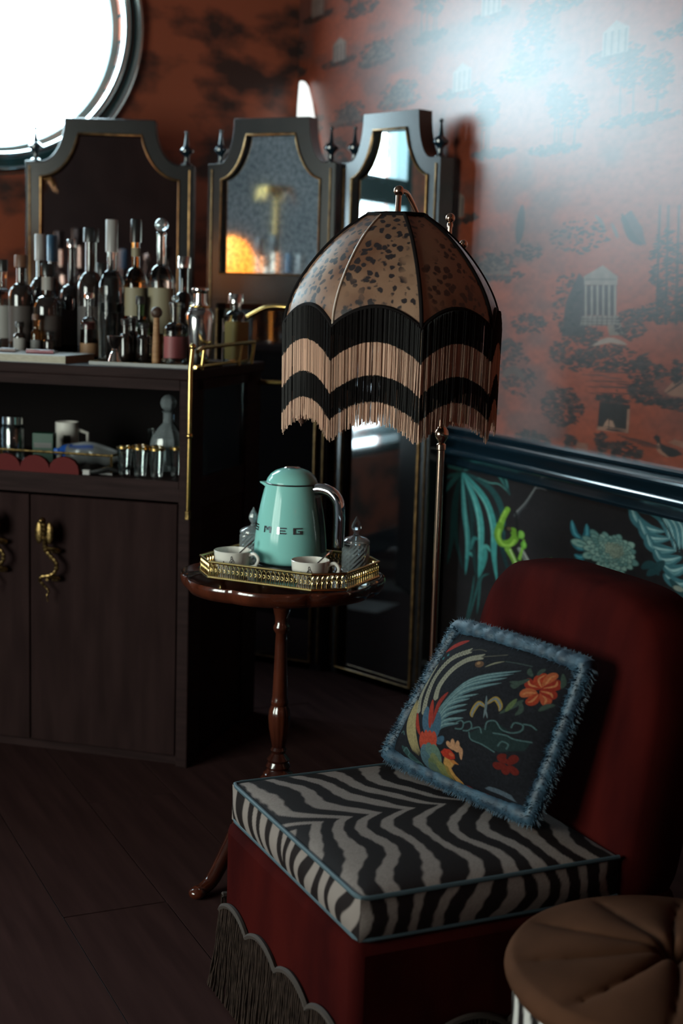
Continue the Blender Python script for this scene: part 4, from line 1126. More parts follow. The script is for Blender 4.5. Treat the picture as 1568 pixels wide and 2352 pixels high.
top.add(vs_, [(k * nA + i, (k + 1) * nA + i, (k + 1) * nA + (i + 1) % nA, k * nA + (i + 1) % nA) for k in range(len(prof) - 1) for i in range(nA)])
top.v = [(x, y, z) for x, y, z in top.v]
top.build('table_top', mah, tb, ang=60)
pr = [(0, .684), (.030, .684), (.0305, .655), (.027, .648), (.021, .635), (.0165, .615), (.0155, .60), (.019, .594), (.020, .588), (.018, .582), (.0135, .576), (.0145, .55), (.0165, .48), (.0185, .425), (.019, .418), (.021, .412), (.021, .405), (.018, .400)]
MB().lathe(pr[::-1], 32).build('column', mah, tb)
MB().lathe([(.012, .292), (.016, .300), (.018, .312), (.024, .345), (.026, .372), (.024, .390), (.019, .401)], 60, mod=lambda a, z: 1 + .06 * abs(cos(6 * a))).build('fluted_vase', mah, tb)
MB().lathe([(0, .13), (.03, .13), (.036, .15), (.036, .235), (.030, .240), (.027, .246), (.030, .252), (.027, .258), (.025, .263), (.028, .269), (.022, .276), (.016, .284), (.020, .292), (.016, .299), (0, .30)], 32).build('hub', mah, tb)
for k in range(3):
    a = R_(205 + 120 * k); d = Vector((cos(a), sin(a), 0))
    P = smooth_path([d * .025 + Vector((0, 0, .20)), d * .09 + Vector((0, 0, .185)), d * .16 + Vector((0, 0, .10)), d * .215 + Vector((0, 0, .035)), d * .25 + Vector((0, 0, .018)), d * .272 + Vector((0, 0, .018))], 5)
    n_ = len(P); lg = MB().tube([tuple(p) for p in P], [.022 - .009 * i / n_ for i in range(n_)], 10).build('leg', mah, tb)
    MB().ball(tuple(d * .268 + Vector((0, 0, .014))), .017, 12, 8, (1.2, 1.2, .82)).build('foot', mah, lg)

# ------------------------------------------------------------------ gilt gallery tray
TA = math.atan2(-.776, .63); TZ = .714
def TL(a, p, z=0.): return (1.3085 + .63 * a + .776 * p, 3.09 - .776 * a + .63 * p, TZ + z)
gold = mat('gilt_metal', (.80, .58, .24), .16, 1.0)
tr = thing('gallery_tray', 'gilt eight-sided tray with a pierced gallery on the tripod table', 'tray', TL(0, 0), TA)
def octo(L, W, c): return [(L - c, -W), (L, -W + c), (L, W - c), (L - c, W), (-L + c, W), (-L, W - c), (-L, -W + c), (-L + c, -W)]
E0 = .020   # feet lift the tray clear of the table rim
o8 = octo(.193, .145, .058)
MB().prism(o8, E0, E0 + .003).build('tray_mirror', mat('tray_mirror', (.55, .53, .5), .06, 1.0), tr, smooth=False)
MB().tube([(x, y, E0 + .001) for x, y in o8], .004, 8, True).build('lower_rim', gold, tr, smooth=False)
MB().tube([(x, y, E0 + .037) for x, y in o8], .0034, 8, True).build('upper_rim', gold, tr, smooth=False)
g = MB()
for k in range(8):
    p, q = Vector(o8[k]), Vector(o8[(k + 1) % 8]); L = (q - p).length; m_ = max(4, round(L / .0118)); st = (q - p) / m_
    at = lambda i, z: (*(p + st * i), E0 + z)
    for i in range(m_):
        g.tube([at(i + .5, .003), at(i + .5, .0145)], .0011, 5).tube([at(i + .5, .0235), at(i + .5, .035)], .0011, 5)
        for s in (-1, 1):
            g.tube([at(i + .5, .0145), at(i + .5 + s * .38, .019), at(i + .5, .0235)], .0010, 4)
            g.tube([at(i + .5 + s * .5, .003), at(i + .5 + s * .5, .012), at(i + .5 + s * .38, .019)], .0010, 4)
            g.tube([at(i + .5 + s * .38, .019), at(i + .5 + s * .5, .027), at(i + .5, .035)], .0010, 4)
tag(g.build('pierced_gallery', gold, tr), kind='stuff')
for s in (-1, 1):
    for q in (-1, 1): MB().ball((s * .13, q * .09, .0105), .0105, 10, 8).build('ball_foot', gold, tr)
TB = E0 + .003

# ------------------------------------------------------------------ kettle
mint = mat('mint_enamel', (.24, .56, .52), .10, Specular_IOR_Level=.22)
kt = thing('kettle', 'mint green retro kettle with chrome handle and lettering on the gilt tray', 'kettle', TL(-.026, .052, TB))
kt.scale = (1.05, 1.05, 1.05)
camdir = math.atan2(-kt.location.y, -kt.location.x)
MB().lathe([(0, 0), (.078, 0), (.082, .003), (.082, .014), (.074, .019), (0, .019)], 48).build('power_base', CAP['black'], kt)
KP = [(.076, .0185), (.0825, .024), (.0835, .035), (.0830, .055), (.0805, .085), (.0765, .115), (.0715, .145), (.0655, .172), (.0590, .197)]
def KR(z):
    for (r0, z0), (r1, z1) in zip(KP[:-1], KP[1:]):
        if z0 <= z <= z1: return r0 + (r1 - r0) * (z - z0) / (z1 - z0)
    return .06
MB().lathe([(0, .0185)] + [tuple(p) for p in smooth_path(KP, 4)] + [(0, .197)], 64).build('body', mint, kt, ang=50)
MB().lathe([(.0592, .1965), (.0602, .1975), (.0602, .1992), (.0588, .2000)], 64, cap=False).build('seam_ring', CAP['black'], kt)
lid = MB().lathe([(.0585, .1995), (.0585, .202), (.0555, .209), (.048, .219), (.037, .2265), (.024, .2310), (.020, .232), (0, .2325)], 64).build('lid', mint, kt, ang=50)
MB().lathe([(.0185, .2318), (.019, .2335), (.0165, .2355), (0, .236)], 40).build('lid_knob', M['chrome'], lid)
hd = camdir + R_(63)        # the handle stands to the right of the lettering
h = Vector((cos(hd), sin(hd), 0)); side = Vector((-sin(hd), cos(hd), 0))
hp = smooth_path([h * .052 + Vector((0, 0, .186)), h * .075 + Vector((0, 0, .190)), h * .100 + Vector((0, 0, .184)), h * .117 + Vector((0, 0, .166)), h * .122 + Vector((0, 0, .14)), h * .122 + Vector((0, 0, .10)), h * .1215 + Vector((0, 0, .062))], 6)
MB().tube([tuple(p) for p in hp], [.0138 - .001 * (i / len(hp)) for i in range(len(hp))], 16).build('handle', M['chrome'], kt)
st_ = MB(); vs_ = []
for i in range(9):
    z = .045 + .125 * i / 8; r = KR(z) + .0015
    for q in (-.011, .011): vs_.append(tuple(h * r + side * q + Vector((0, 0, z))))
st_.add(vs_, [(2 * i, 2 * i + 1, 2 * i + 3, 2 * i + 2) for i in range(8)]).build('water_window', CAP['black'], kt)
sd = camdir - R_(100)
MB().add([(cos(sd + a) * r, sin(sd + a) * r, z) for a, r, z in ((-.5, .058, .188), (0, .074, .1955), (.5, .058, .188), (-.5, .058, .1975), (0, .0745, .1985), (.5, .058, .1975))],
         [(0, 1, 4, 3), (1, 2, 5, 4), (3, 4, 5), (0, 2, 1), (0, 3, 5, 2)]).build('spout', mint, kt, smooth=False)
# raised block letters S M E G, each on its own spot round the body (5 wide x 5 high cells)
GL = {'S': [(0, 4, 5, 5), (0, 2, 1, 5), (0, 2, 5, 3), (4, 0, 5, 3), (0, 0, 5, 1)], 'M': [(0, 0, 1, 5), (4, 0, 5, 5), (1, 3.6, 2, 5), (3, 3.6, 4, 5), (1.7, 2.2, 3.3, 4)],
      'E': [(0, 0, 1.2, 5), (1.2, 4, 5, 5), (1.2, 2, 4.4, 3), (1.2, 0, 5, 1)], 'G': [(0, 0, 1.2, 5), (1.2, 4, 5, 5), (1.2, 0, 5, 1), (3.8, 1, 5, 2.8), (2.6, 2, 3.8, 2.8)]}
for ch, az in (('S', -72), ('M', -41), ('E', -15), ('G', 11)):
    lt = MB()
    for x0, y0, x1, y1 in GL[ch]:
        v8 = []
        for dr in (.0003, .0018):
            for xx, yy in ((x0, y0), (x1, y0), (x1, y1), (x0, y1)):
                z = .092 + yy * .0029; r = KR(z); a = camdir + R_(az) + (xx - 2.5) * .0040 / r
                v8.append(((r + dr) * cos(a), (r + dr) * sin(a), z))
        lt.add(v8, [(0, 3, 2, 1), (4, 5, 6, 7), (0, 1, 5, 4), (1, 2, 6, 5), (2, 3, 7, 6), (3, 0, 4, 7)])
    lt.build('letter', M['chrome'], kt, smooth=False)


# ------------------------------------------------------------------ cups, spoons and crystal jars
def cup(label, a, p, hdg, saucer):
    c = TL(a, p, TB); t = thing('teacup', label, 'cup', c)
    z0 = .0
    MB().lathe([(0, z0), (.026, z0), (.030, z0 + .003), (.038, z0 + .016), (.0425, z0 + .034), (.0445, z0 + .054), (.0432, z0 + .055), (.0412, z0 + .034), (.036, z0 + .016), (.028, z0 + .006), (0, z0 + .006)], 48).build('bowl', M['white_ceramic'], t)
    cdir = math.atan2(-c[1], -c[0]); ha = cdir + R_(hdg); q = Vector((cos(ha), sin(ha), 0))
    P = smooth_path([q * .041 + Vector((0, 0, z0 + .045)), q * .058 + Vector((0, 0, z0 + .050)), q * .068 + Vector((0, 0, z0 + .038)), q * .060 + Vector((0, 0, z0 + .022)), q * .038 + Vector((0, 0, z0 + .016))], 6)
    MB().tube([tuple(x) for x in P], .0042, 10).build('handle', M['white_ceramic'], t)
    # little black line drawing of a figure
    R0 = lambda z: .0446 if z > .05 else (.0425 + (z - .034) * .1 if z > .034 else .038 + (z - .016) * .25)
    d = MB(); rd = random.Random(label)
    def line(pts):
        d.tube([((R0(z) + .0004) * cos(cdir + x), (R0(z) + .0004) * sin(cdir + x), z0 + z) for x, z in smooth_path(pts, 4)], .00055, 4)
    for x0 in (-.05,):
        line([(x0, .047), (x0 - .05, .045), (x0 - .04, .040), (x0 + .03, .041), (x0, .047)])
        line([(x0 - .02, .040), (x0 - .12, .033), (x0 - .10, .022)]); line([(x0 + .03, .040), (x0 + .12, .034), (x0 + .08, .024), (x0 + .12, .018)])
        for k in range(7): line([(x0 + rd.uniform(-.1, .1), .038 - k * .0028), (x0 + rd.uniform(-.1, .1), .036 - k * .003), (x0 + rd.uniform(-.12, .12), .032 - k * .0024)])
        line([(x0 - .06, .02), (x0 - .10, .012)]); line([(x0 + .05, .02), (x0 + .08, .011)]); line([(x0 - .50, .030), (x0 - .46, .034), (x0 - .44, .026), (x0 - .48, .020)])
    d.build('line_drawing', M['paper_dark'], t)
    return t, c, z0


cup('white teacup with a figure drawing at the spout end of the tray', -.112, -.075, 62, False)
cup('white teacup with a figure drawing near the crystal jar, handle outward', .098, -.082, 75, False)
for lb, a, p, dx in (('steel teaspoon standing in the teacup at the spout end', -.112, -.075, 1), ('steel teaspoon resting in the teacup near the crystal jar', .098, -.082, 1)):
    c = TL(a, p, TB); t = thing('teaspoon', lb, 'spoon', c)
    cdir = math.atan2(-c[1], -c[0]); rt_ = Vector((cos(cdir + pi / 2), sin(cdir + pi / 2), 0)); fw_ = Vector((cos(cdir), sin(cdir), 0))
    P = smooth_path([rt_ * -.018 + Vector((0, 0, .012)), rt_ * .004 + Vector((0, 0, .034)), rt_ * .030 - fw_ * .012 + Vector((0, 0, .058)), rt_ * .050 - fw_ * .02 + Vector((0, 0, .074))], 4)
    MB().tube([tuple(x) for x in P], [.0022] * (len(P) - 3) + [.003, .0035, .002], 8).build('stem', M['steel'], t)
    MB().ball(tuple(rt_ * -.020 + Vector((0, 0, .0105))), .009, 10, 6, (1, 1, .35)).build('bowl', M['steel'], t)


def jar(label, a, p):
    t = thing('crystal_jar', label, 'jar', TL(a, p, TB), .3)
    nA, nZ = 36, 13; vs_ = []
    for k in range(nZ):
        z = .068 * k / (nZ - 1)
        for i in range(nA):
            q = .0315 + .0022 * (((i + k) % 2) * (0 < k < nZ - 1)) - .001 * (k in (0, nZ - 1)); an = 2 * pi * i / nA
            vs_.append((q * cos(an), q * sin(an), z))
    m_ = MB().add(vs_, [(k * nA + i, k * nA + (i + 1) % nA, (k + 1) * nA + (i + 1) % nA, (k + 1) * nA + i) for k in range(nZ - 1) for i in range(nA)])
    m_.add([(0, 0, .0), (0, 0, .068)], []); e = len(m_.v)
    m_.f += [((i + 1) % nA, i, e - 2) for i in range(nA)]
    m_.lathe([(.0300, .068), (.0285, .067), (.0275, .010), (0, .009)], nA)
    m_.build('bowl', M['crystal'], t, smooth=False)
    l = MB().lathe([(.0, .069), (.0325, .069), (.0335, .072), (.0325, .076), (.026, .081), (.014, .085), (.008, .087), (.006, .092), (.0, .0925)], 24).build('lid', M['crystal'], t, ang=20)
    MB().lathe([(.004, .0915), (.007, .096), (.0115, .104), (.012, .109), (.0095, .117), (.004, .127), (.0012, .133), (0, .134)], 8).build('finial', M['crystal'], l, smooth=False)
    MB().lathe([(0, .0105), (.0262, .0105), (.0262, .040), (0, .044)], 20).build('sugar', mat('sugar', (.62, .66, .66), .9), t)


jar('lidded cut-crystal jar with pointed knob behind the kettle handle', .122, .108)
jar('lidded cut-crystal jar with pointed knob behind the kettle spout', -.150, .088)

# ------------------------------------------------------------------ fringed floor lamp
lp = thing('floor_lamp', 'brass floor lamp with a leopard-print dome shade and long striped fringe', 'lamp', (1.526, 2.764, 0))
lb = mat('rose_brass', (.66, .44, .32), .16, 1.0)
MB().lathe([(0, 0), (.125, 0), (.128, .006), (.122, .014), (.06, .022), (.022, .034), (.012, .05), (0, .05)], 48).build('base', lb, lp)
MB().tube([(0, 0, .04), (0, 0, 1.072)], .0085, 16).build('pole', lb, lp)
MB().lathe([(.0085, 1.062), (.0105, 1.064), (.0105, 1.075), (.007, 1.078), (.0105, 1.084), (.0145, 1.091), (.0155, 1.098), (.0145, 1.105), (.010, 1.112), (.0085, 1.114), (.0115, 1.116), (.0115, 1.130), (.0045, 1.133), (0, 1.134)], 28).build('collar', lb, lp)
MB().tube([(0, 0, 1.13), (0, 0, 1.552)], .0048, 12).lathe([(0, 1.545), (.0065, 1.545), (.0065, 1.552), (.0045, 1.555)], 16).ball((0, 0, 1.564), .0105, 16, 10).build('upper_rod', lb, lp)
dx, dy = -.19, -.124
aP = smooth_path([(dx + .012, dy + .018, 1.606), (dx + .035, dy + .03, 1.603), (dx + .065, dy + .05, 1.575), (dx + .10, dy + .075, 1.535), (dx + .15, dy + .105, 1.505), (0, 0, 1.497)], 5)
MB().tube([tuple(p) for p in aP], .0052, 12).ball((dx + .010, dy + .017, 1.606), .0110, 16, 10).tube([(dx + .010, dy + .017, 1.60), (dx + .005, dy + .01, 1.548)], .0062, 12).build('arm', lb, lp)
MB().tube([(0, 0, 1.497), (.03, .0, 1.508)], .004, 8).ball((.035, 0, 1.510), .0095, 14, 8).build('clamp_knob', lb, lp)
SX, SY = dx, dy
leo = mat('leopard_satin', (.3, .2, .14), .36, Specular_IOR_Level=.9)
tcn = nd(leo, 'ShaderNodeTexCoord'); nz = nd(leo, 'ShaderNodeTexNoise', Scale=7., Detail=4.); lk(leo, tcn.outputs['Object'], nz.inputs['Vector'])
r1 = nd(leo, 'ShaderNodeValToRGB'); e = r1.color_ramp.elements
e[0].position, e[0].color = .35, (.15, .065, .036, 1); e[1].position, e[1].color = .62, (.31, .18, .115, 1)
lk(leo, nz.outputs['Fac'], r1.inputs[0])
nw = nd(leo, 'ShaderNodeTexNoise', Scale=55., Detail=2.); lk(leo, tcn.outputs['Object'], nw.inputs['Vector'])
mx = nd(leo, 'ShaderNodeVectorMath', operation='MULTIPLY_ADD'); mx.inputs[1].default_value = (.016,) * 3
lk(leo, nw.outputs['Color'], mx.inputs[0]); lk(leo, tcn.outputs['Object'], mx.inputs[2])
vo = nd(leo, 'ShaderNodeTexVoronoi', Scale=64.); lk(leo, mx.outputs[0], vo.inputs['Vector'])
r2 = nd(leo, 'ShaderNodeValToRGB'); e = r2.color_ramp.elements; e[0].position, e[0].color = .36, (1, 1, 1, 1); e[1].position, e[1].color = .48, (0, 0, 0, 1)
lk(leo, vo.outputs['Distance'], r2.inputs[0])
n3 = nd(leo, 'ShaderNodeTexNoise', Scale=11., Detail=2.); lk(leo, tcn.outputs['Object'], n3.inputs['Vector'])
r3 = nd(leo, 'ShaderNodeValToRGB'); e = r3.color_ramp.elements; e[0].position, e[0].color = .34, (0, 0, 0, 1); e[1].position, e[1].color = .44, (1, 1, 1, 1)
lk(leo, n3.outputs['Fac'], r3.inputs[0])
mu = nd(leo, 'ShaderNodeMath', operation='MULTIPLY'); lk(leo, r2.outputs[0], mu.inputs[0]); lk(leo, r3.outputs[0], mu.inputs[1])
mc = nd(leo, 'ShaderNodeMixRGB'); mc.inputs['Color2'].default_value = (.022, .016, .018, 1); lk(leo, mu.outputs[0], mc.inputs['Fac']); lk(leo, r1.outputs[0], mc.inputs['Color1'])
lk(leo, mc.outputs[0], pb(leo).inputs['Base Color'])
A8 = camdir2 = math.atan2(-(2.764 + SY), -(1.526 + SX)) + R_(13.5)
RIB = [(0.0, .060), (.10, .094), (.22, .127), (.38, .160), (.55, .188), (.72, .209), (.88, .2215), (1.0, .2245)]
Zt, Zb = 1.556, 1.334
def rib_r(t):
    for (t0, a), (t1, b_) in zip(RIB[:-1], RIB[1:]):
        if t <= t1: return a + (b_ - a) * (t - t0) / (t1 - t0)
    return RIB[-1][1]
RT = smooth_path([(t, r) for t, r in RIB], 6)
def rib_s(t): return float(np.interp(t, RT[:, 0], RT[:, 1]))
def shade_pt(k, s, t):
    """panel k, s across 0..1, t down 0..1; flat across, slightly full"""
    a0, a1 = A8 + k * pi / 4, A8 + (k + 1) * pi / 4; r = rib_s(t)
    p = Vector((cos(a0), sin(a0))) * (1 - s) + Vector((cos(a1), sin(a1))) * s
    full = 1 + .03 * 4 * s * (1 - s) * sin(pi * min(t, 1)) ** .5 if 0 < t < 1 else 1
    return Vector((SX + p.x * r * full, SY + p.y * r * full, 0))
def hem(s): return .04 * abs(sin(pi * s)) ** .8       # scallop rise in the middle of each panel
shade_parts = []
for k in range(8):
    nS, nT = 20, 30; P = np.zeros((nT + 1, nS + 1, 3))
    for j in range(nT + 1):
        for i in range(nS + 1):
            s = i / nS; t = j / nT; zb = Zb + hem(s); z = Zt + (zb - Zt) * t; tt = (Zt - z) / (Zt - Zb)
            q = shade_pt(k, s, tt); P[j, i] = (q.x, q.y, z)
    pn = link('shade_panel', grid_mesh('shade_panel', P, flip=True), leo, lp)
blk = mat('black_braid', (.007, .005, .005), .8, Specular_IOR_Level=.1)
ribw = mat('pale_satin_rib', (.38, .27, .20), .4)
for k in range(8):
    pts = []
    for j in range(26):
        t = j / 25; q = shade_pt(k, 0, t); pts.append((q.x, q.y, Zt + (Zb - Zt) * t))
    pale = k == 7
    MB().tube(pts, .0024 if pale else .0042, 8).build('rib_braid', ribw if pale else blk, lp)
ring = [tuple(shade_pt(k, s / 4, 0)[:2]) + (Zt,) for k in range(8) for s in range(4)]
MB().tube(ring, .0055, 8, True).build('top_braid', blk, lp)
hp = []
for k in range(8):
    for i in range(24):
        s = i / 24; q = shade_pt(k, s, 1 - hem(s) / (Zt - Zb)); hp.append((q.x * 1.0, q.y, Zb + hem(s)))
MB().tube(hp, .0052, 8, True).build('hem_braid', blk, lp)
MB().lathe([(0, 1.40), (.018, 1.40), (.02, 1.405), (.02, 1.45), (.012, 1.455), (.008, 1.548), (0, 1.549)], 20, (SX, SY, 0)).build('bulb_socket', lb, lp)
for k in range(3):
    a = k * 2 * pi / 3; MB().tube([(SX, SY, 1.547), (SX + .06 * cos(a), SY + .06 * sin(a), 1.554)], .002, 6).build('shade_spider', lb, lp)
# dip-dyed fringe: every thread runs black, rose, black, rose from the scalloped hem
fr_m = attr_mat('dip_dyed_fringe', .6, Specular_IOR_Level=.15)
rd = random.Random(8); V = []; F_ = []; CC = []
for k in range(8):
    NT = 200
    for i in range(NT):
        s = (i + rd.random() * .8) / NT; q = shade_pt(k, s, .99); z0 = Zb + hem(s) - .002
        dirn = Vector((q.x - SX, q.y - SY)).normalized(); off = rd.uniform(.0015, .0065); base = Vector((q.x + dirn.x * off, q.y + dirn.y * off))
        tg = Vector((-dirn.y, dirn.x)); ln = .218 + rd.uniform(-.006, .006); w_ = rd.uniform(.0007, .0011)
        sway = rd.gauss(0, .0022); br_ = rd.uniform(.55, 1.15)
        st_ = [(0, 0), (.064 + rd.gauss(0, .0008), 0), (.0641, 1), (.127 + rd.gauss(0, .0012), 1), (.1272, 0), (.178 + rd.gauss(0, .0015), 0), (.1782, 1), (ln, 1)]
        for dpt, c in st_:
            o_ = base + tg * sway * (dpt / ln) ** 2 - dirn * .004 * dpt / ln
            col = np.array((.60, .37, .27)) * br_ if c else np.array((.007, .0052, .0052))
            n0 = len(V)
            V += [(o_.x + tg.x * w_, o_.y + tg.y * w_, z0 - dpt), (o_.x - tg.x * w_, o_.y - tg.y * w_, z0 - dpt), (o_.x + dirn.x * w_, o_.y + dirn.y * w_, z0 - dpt)]
            CC += [col] * 3
            if dpt > 0: F_ += [(n0 - 3, n0 - 2, n0 + 1, n0), (n0 - 2, n0 - 1, n0 + 2, n0 + 1), (n0 - 1, n0 - 3, n0, n0 + 2)]
fm = MB(); fm.v = V; fm.f = F_
fo = fm.build('thread_fringe', fr_m, lp, smooth=False); set_cols(fo, CC); tag(fo, 'striped black and rose thread fringe', kind='stuff')
# ------------------------------------------------------------------ red slipper chair with zebra seat cushion
vel = mat('red_velvet', (.16, .012, .010), .85, Specular_IOR_Level=.02)
noisy(vel, (.022, .0026, .0026), (.042, .0044, .0036), 9, 3, (1, 1, .4), bump=.12, bscale=300)
XF, XB, YN, YF = .968, 1.47, 1.960, 2.545
ch = thing('slipper_chair', 'red velvet slipper chair with zebra seat cushion and bullion fringe', 'chair', (1.26, 2.25, 0))
OX, OY = 1.26, 2.25
bx_ = MB().box(XF - .012 - OX, 1.60 - OX, YN - .008 - OY, YF + .008 - OY, .10, .362)
bx_.build('seat_base', vel, ch, bevel=.02)
for x in (XF + .05, 1.52):
    for y in (YN + .06, YF - .06): MB().lathe([(0, 0), (.016, 0), (.022, .10), (0, .102)], 16, (x - OX, y - OY, 0)).build('leg', M['dark_wood'], ch)
# backrest: tall rounded pad leaning back
nu, nv = 64, 48
def back_outline(n_):
    pts = []; w, h0, h1, r = (YF - YN) / 2 + .022, .30, .882, .17
    for k in range(n_):
        a = 2 * pi * k / n_; c_, s_ = cos(a), sin(a)
        y = (abs(c_) ** (2 / 5.)) * (1 if c_ > 0 else -1) * w
        e = 3.0 if s_ > 0 else 9.0
        z = (abs(s_) ** (2 / e)) * (1 if s_ > 0 else -1)
        pts.append((y, (h0 + h1) / 2 + z * (h1 - h0) / 2))
    return pts
ol = back_outline(96)
secs = [(-.062, .955), (-.070, .90), (-.066, .98), (-.050, 1.0), (.0, 1.01), (.050, 1.0), (.066, .97), (.070, .90)]
lean = lambda z: .14 * max(0, z - .36)
V = []; cy, cz = (YN + YF) / 2 + .008, .591
for xx, sc in [(-.074, .0), (-.074, .55), (-.072, .86), (-.064, .955), (-.048, .99), (0, 1.0), (.048, .99), (.064, .955), (.070, .86), (.070, 0)]:
    for y, z in ol:
        zz = cz + (z - cz) * sc; yy = y * sc
        V.append((1.532 + xx + lean(zz) - OX, cy + yy - OY, zz))
n_ = len(ol); F_ = [(k * n_ + i, (k + 1) * n_ + i, (k + 1) * n_ + (i + 1) % n_, k * n_ + (i + 1) % n_) for k in range(9) for i in range(n_)]
MB().add(V, [q[::-1] for q in F_]).build('backrest', vel, ch, ang=70)
# zebra cushion, stripes unrolled over the top and the boxing
def zebra(x, t, seed=0):
    """x: from front to back, t: across from the spine of the hide"""
    a = np.abs(t); wob = .016 * np.sin(15 * x + 21 * t + seed) + .006 * np.sin(39 * t - 17 * x + 2 * seed) + .0012 * np.sin(170 * t + 40 * x)
    ph = x + .10 * (1 - np.exp(-(a + .004) / .06)) + .10 * a + wob
    f = ph / .062 + .25 * np.sin(11 * t + 5 * x + seed)
    duty = -.16 + .25 * np.sin(14 * x - 9 * t + seed) - .22 * np.exp(-(a / .05) ** 2)
    return np.sin(2 * pi * f) + duty * 1.1
WH, BK = np.array((.20, .165, .152)), np.array((.013, .0095, .0095))
zm = attr_mat('zebra_hide', .7, Specular_IOR_Level=.05)
H0, H1 = .364, .440; LX, LY = XB - XF, YN - YF
def zcol(x, t):
    v = np.clip(zebra(x, t) * 3.2 + .5, 0, 1)[..., None]; g = .9 + .2 * np.random.RandomState(1).rand(*x.shape)[..., None]
    return (BK * (1 - v) + WH * v) * g
def fcol(t, d):
    f = (t + .35 * d * np.sign(t) + .008 * np.sin(40 * t + 30 * d)) / .052 + .3 * np.sin(9 * t)
    v = np.clip((np.sin(2 * pi * f) + .05 + .3 * np.sin(23 * t)) * 3 + .5, 0, 1)[..., None]
    return BK * (1 - v) + WH * v
nx, ny, nh = 170, 200, 26
gx = np.linspace(0, 1, nx); gy = np.linspace(0, 1, ny)
X, Y = np.meshgrid(XF + gx * (XB - XF), YN + gy * (YF - YN))
crown = .013 * (1 - (2 * gx[None, :] - 1) ** 6) * (1 - (2 * gy[:, None] - 1) ** 6) - .004 * np.maximum(np.abs(2 * gx[None, :] - 1), np.abs(2 * gy[:, None] - 1)) ** 20
SP = 2.262
P = np.stack([X - OX, Y - OY, H1 + crown], -1)
cush = link('seat_cushion', grid_mesh('seat_cushion', P, zcol(X - XF, Y - SP)), zm, ch)
zz = np.linspace(0, 1, nh)
def side_strip(name, A, B, nn, outward, colf):
    q = np.linspace(0, 1, nn)[None, :]; h = zz[:, None]
    bul = .010 * np.sin(pi * h) * (1 - (2 * q - 1) ** 10)
    x = A[0] + (B[0] - A[0]) * q + outward[0] * bul; y = A[1] + (B[1] - A[1]) * q + outward[1] * bul; z = H0 + (H1 - .004 - H0) * h + 0 * q
    P = np.stack([x - OX, y - OY, z], -1); return link('cushion_boxing', grid_mesh('cushion_boxing', P, colf(A[0] + (B[0] - A[0]) * q + 0 * h, A[1] + (B[1] - A[1]) * q + 0 * h, (1 - h) * (H1 - H0) + 0 * q)), zm, cush)
side_strip('front', (XF, YF), (XF, YN), ny, (-1, 0), lambda x, y, d: fcol(y - SP, d))
side_strip('near', (XF, YN), (XB, YN), nx, (0, -1), lambda x, y, d: zcol((x - XF) * 1.2, YN - SP - d * 1.4))
side_strip('far', (XB, YF), (XF, YF), nx, (0, 1), lambda x, y, d: zcol((x - XF), YF - SP + d))
pip = mat('blue_grey_piping', (.036, .064, .080), .6)
for z in (H1 - .003, H0 + .002):
    c_ = [(XB, YN), (XF + .02, YN), (XF + .004, YN + .004), (XF, YN + .02), (XF, YF - .02), (XF + .004, YF - .004), (XF + .02, YF), (XB, YF)]
    MB().tube([(x - OX, y - OY, z) for x, y in c_], .0042, 8).build('piping', pip, cush)
# bullion fringe: twisted cords hanging from a wavy heading
frm = noisy(mat('bullion_cord', (.13, .085, .065), .8, Specular_IOR_Level=.05), (.016, .010, .008), (.036, .023, .018), 60, 2)
hdm = mat('fringe_heading', (.03, .019, .015), .8)
f_ = MB(); hd_ = MB(); rd = random.Random(3)
def cord_run(A, B, out, step=.0075):
    A, B = Vector(A), Vector(B); L = (B - A).length; N_ = int(L / step); tg = (B - A).normalized(); o_ = Vector(out); head = []
    for i in range(N_ + 1):
        s = i / N_; w_ = .185 + .028 * abs(sin(pi * s * L / .145)) ** .7 - .01; p = A + (B - A) * s + o_ * .006
        head.append((p.x - OX, p.y - OY, w_))
        fan = rd.gauss(0, .006) + (.030 * max(0, 1 - s * 12) * -1) + .02 * max(0, 1 - (1 - s) * 12)
        pts = [];
        for k in range(8):
            d_ = k / 7; tw = .0016 * sin(k * 2.6 + i); q = p + tg * (fan * d_ ** 2 + tw) + o_ * (.012 * d_ + rd.uniform(0, .002))
            pts.append((q.x - OX, q.y - OY, max(.004, w_ - d_ * (w_ - .006))))
        f_.tube(pts, [.0030 if k % 2 else .0024 for k in range(8)], 4, cap=False)
    hd_.tube(head, .0060, 6)
cord_run((XF - .012, YF + .008), (XF - .012, YN - .008), (-1, 0)); cord_run((XF - .012, YN - .008), (1.60, YN - .008), (0, -1)); cord_run((1.60, YF + .008), (XF - .012, YF + .008), (0, 1))
tag(f_.build('bullion_fringe', frm, ch), kind='stuff'); hd_.build('fringe_heading', hdm, ch)

# ------------------------------------------------------------------ phoenix pillow with fur edging
pil = thing('phoenix_pillow', 'dark pillow printed with a phoenix and edged in blue fur, leaning on the chair back', 'pillow', (1.37, 2.26, .455))
BLc, TLc, TRc, BRc = [Vector(p) - Vector((1.37, 2.26, .455)) for p in ((1.292, 2.50, .478), (1.400, 2.425, .745), (1.452, 2.07, .752), (1.372, 2.10, .478))]
N_ = 250
cv = Canvas(-70, 1010, -40, 1030, N_, N_, lin(0x17171b)); cv.c *= (.8 + .4 * noise2(N_, N_, 90, 90, 2))[..., None]
cv.gain = .36; cv.run(PHOENIX); cv.c *= (.82 + .36 * noise2(N_, N_, 125, 125, 8))[..., None]
u, v = np.meshgrid(np.linspace(0, 1, N_), np.linspace(0, 1, N_))
def quad(u, v):
    return sum(np.asarray(c)[None, None, :] * w_[..., None] for c, w_ in ((BLc, (1 - u) * (1 - v)), (BRc, u * (1 - v)), (TRc, u * v), (TLc, (1 - u) * v)))
nrm = np.asarray((BRc - BLc).cross(TLc - BLc).normalized())
if nrm[0] > 0: nrm = -nrm
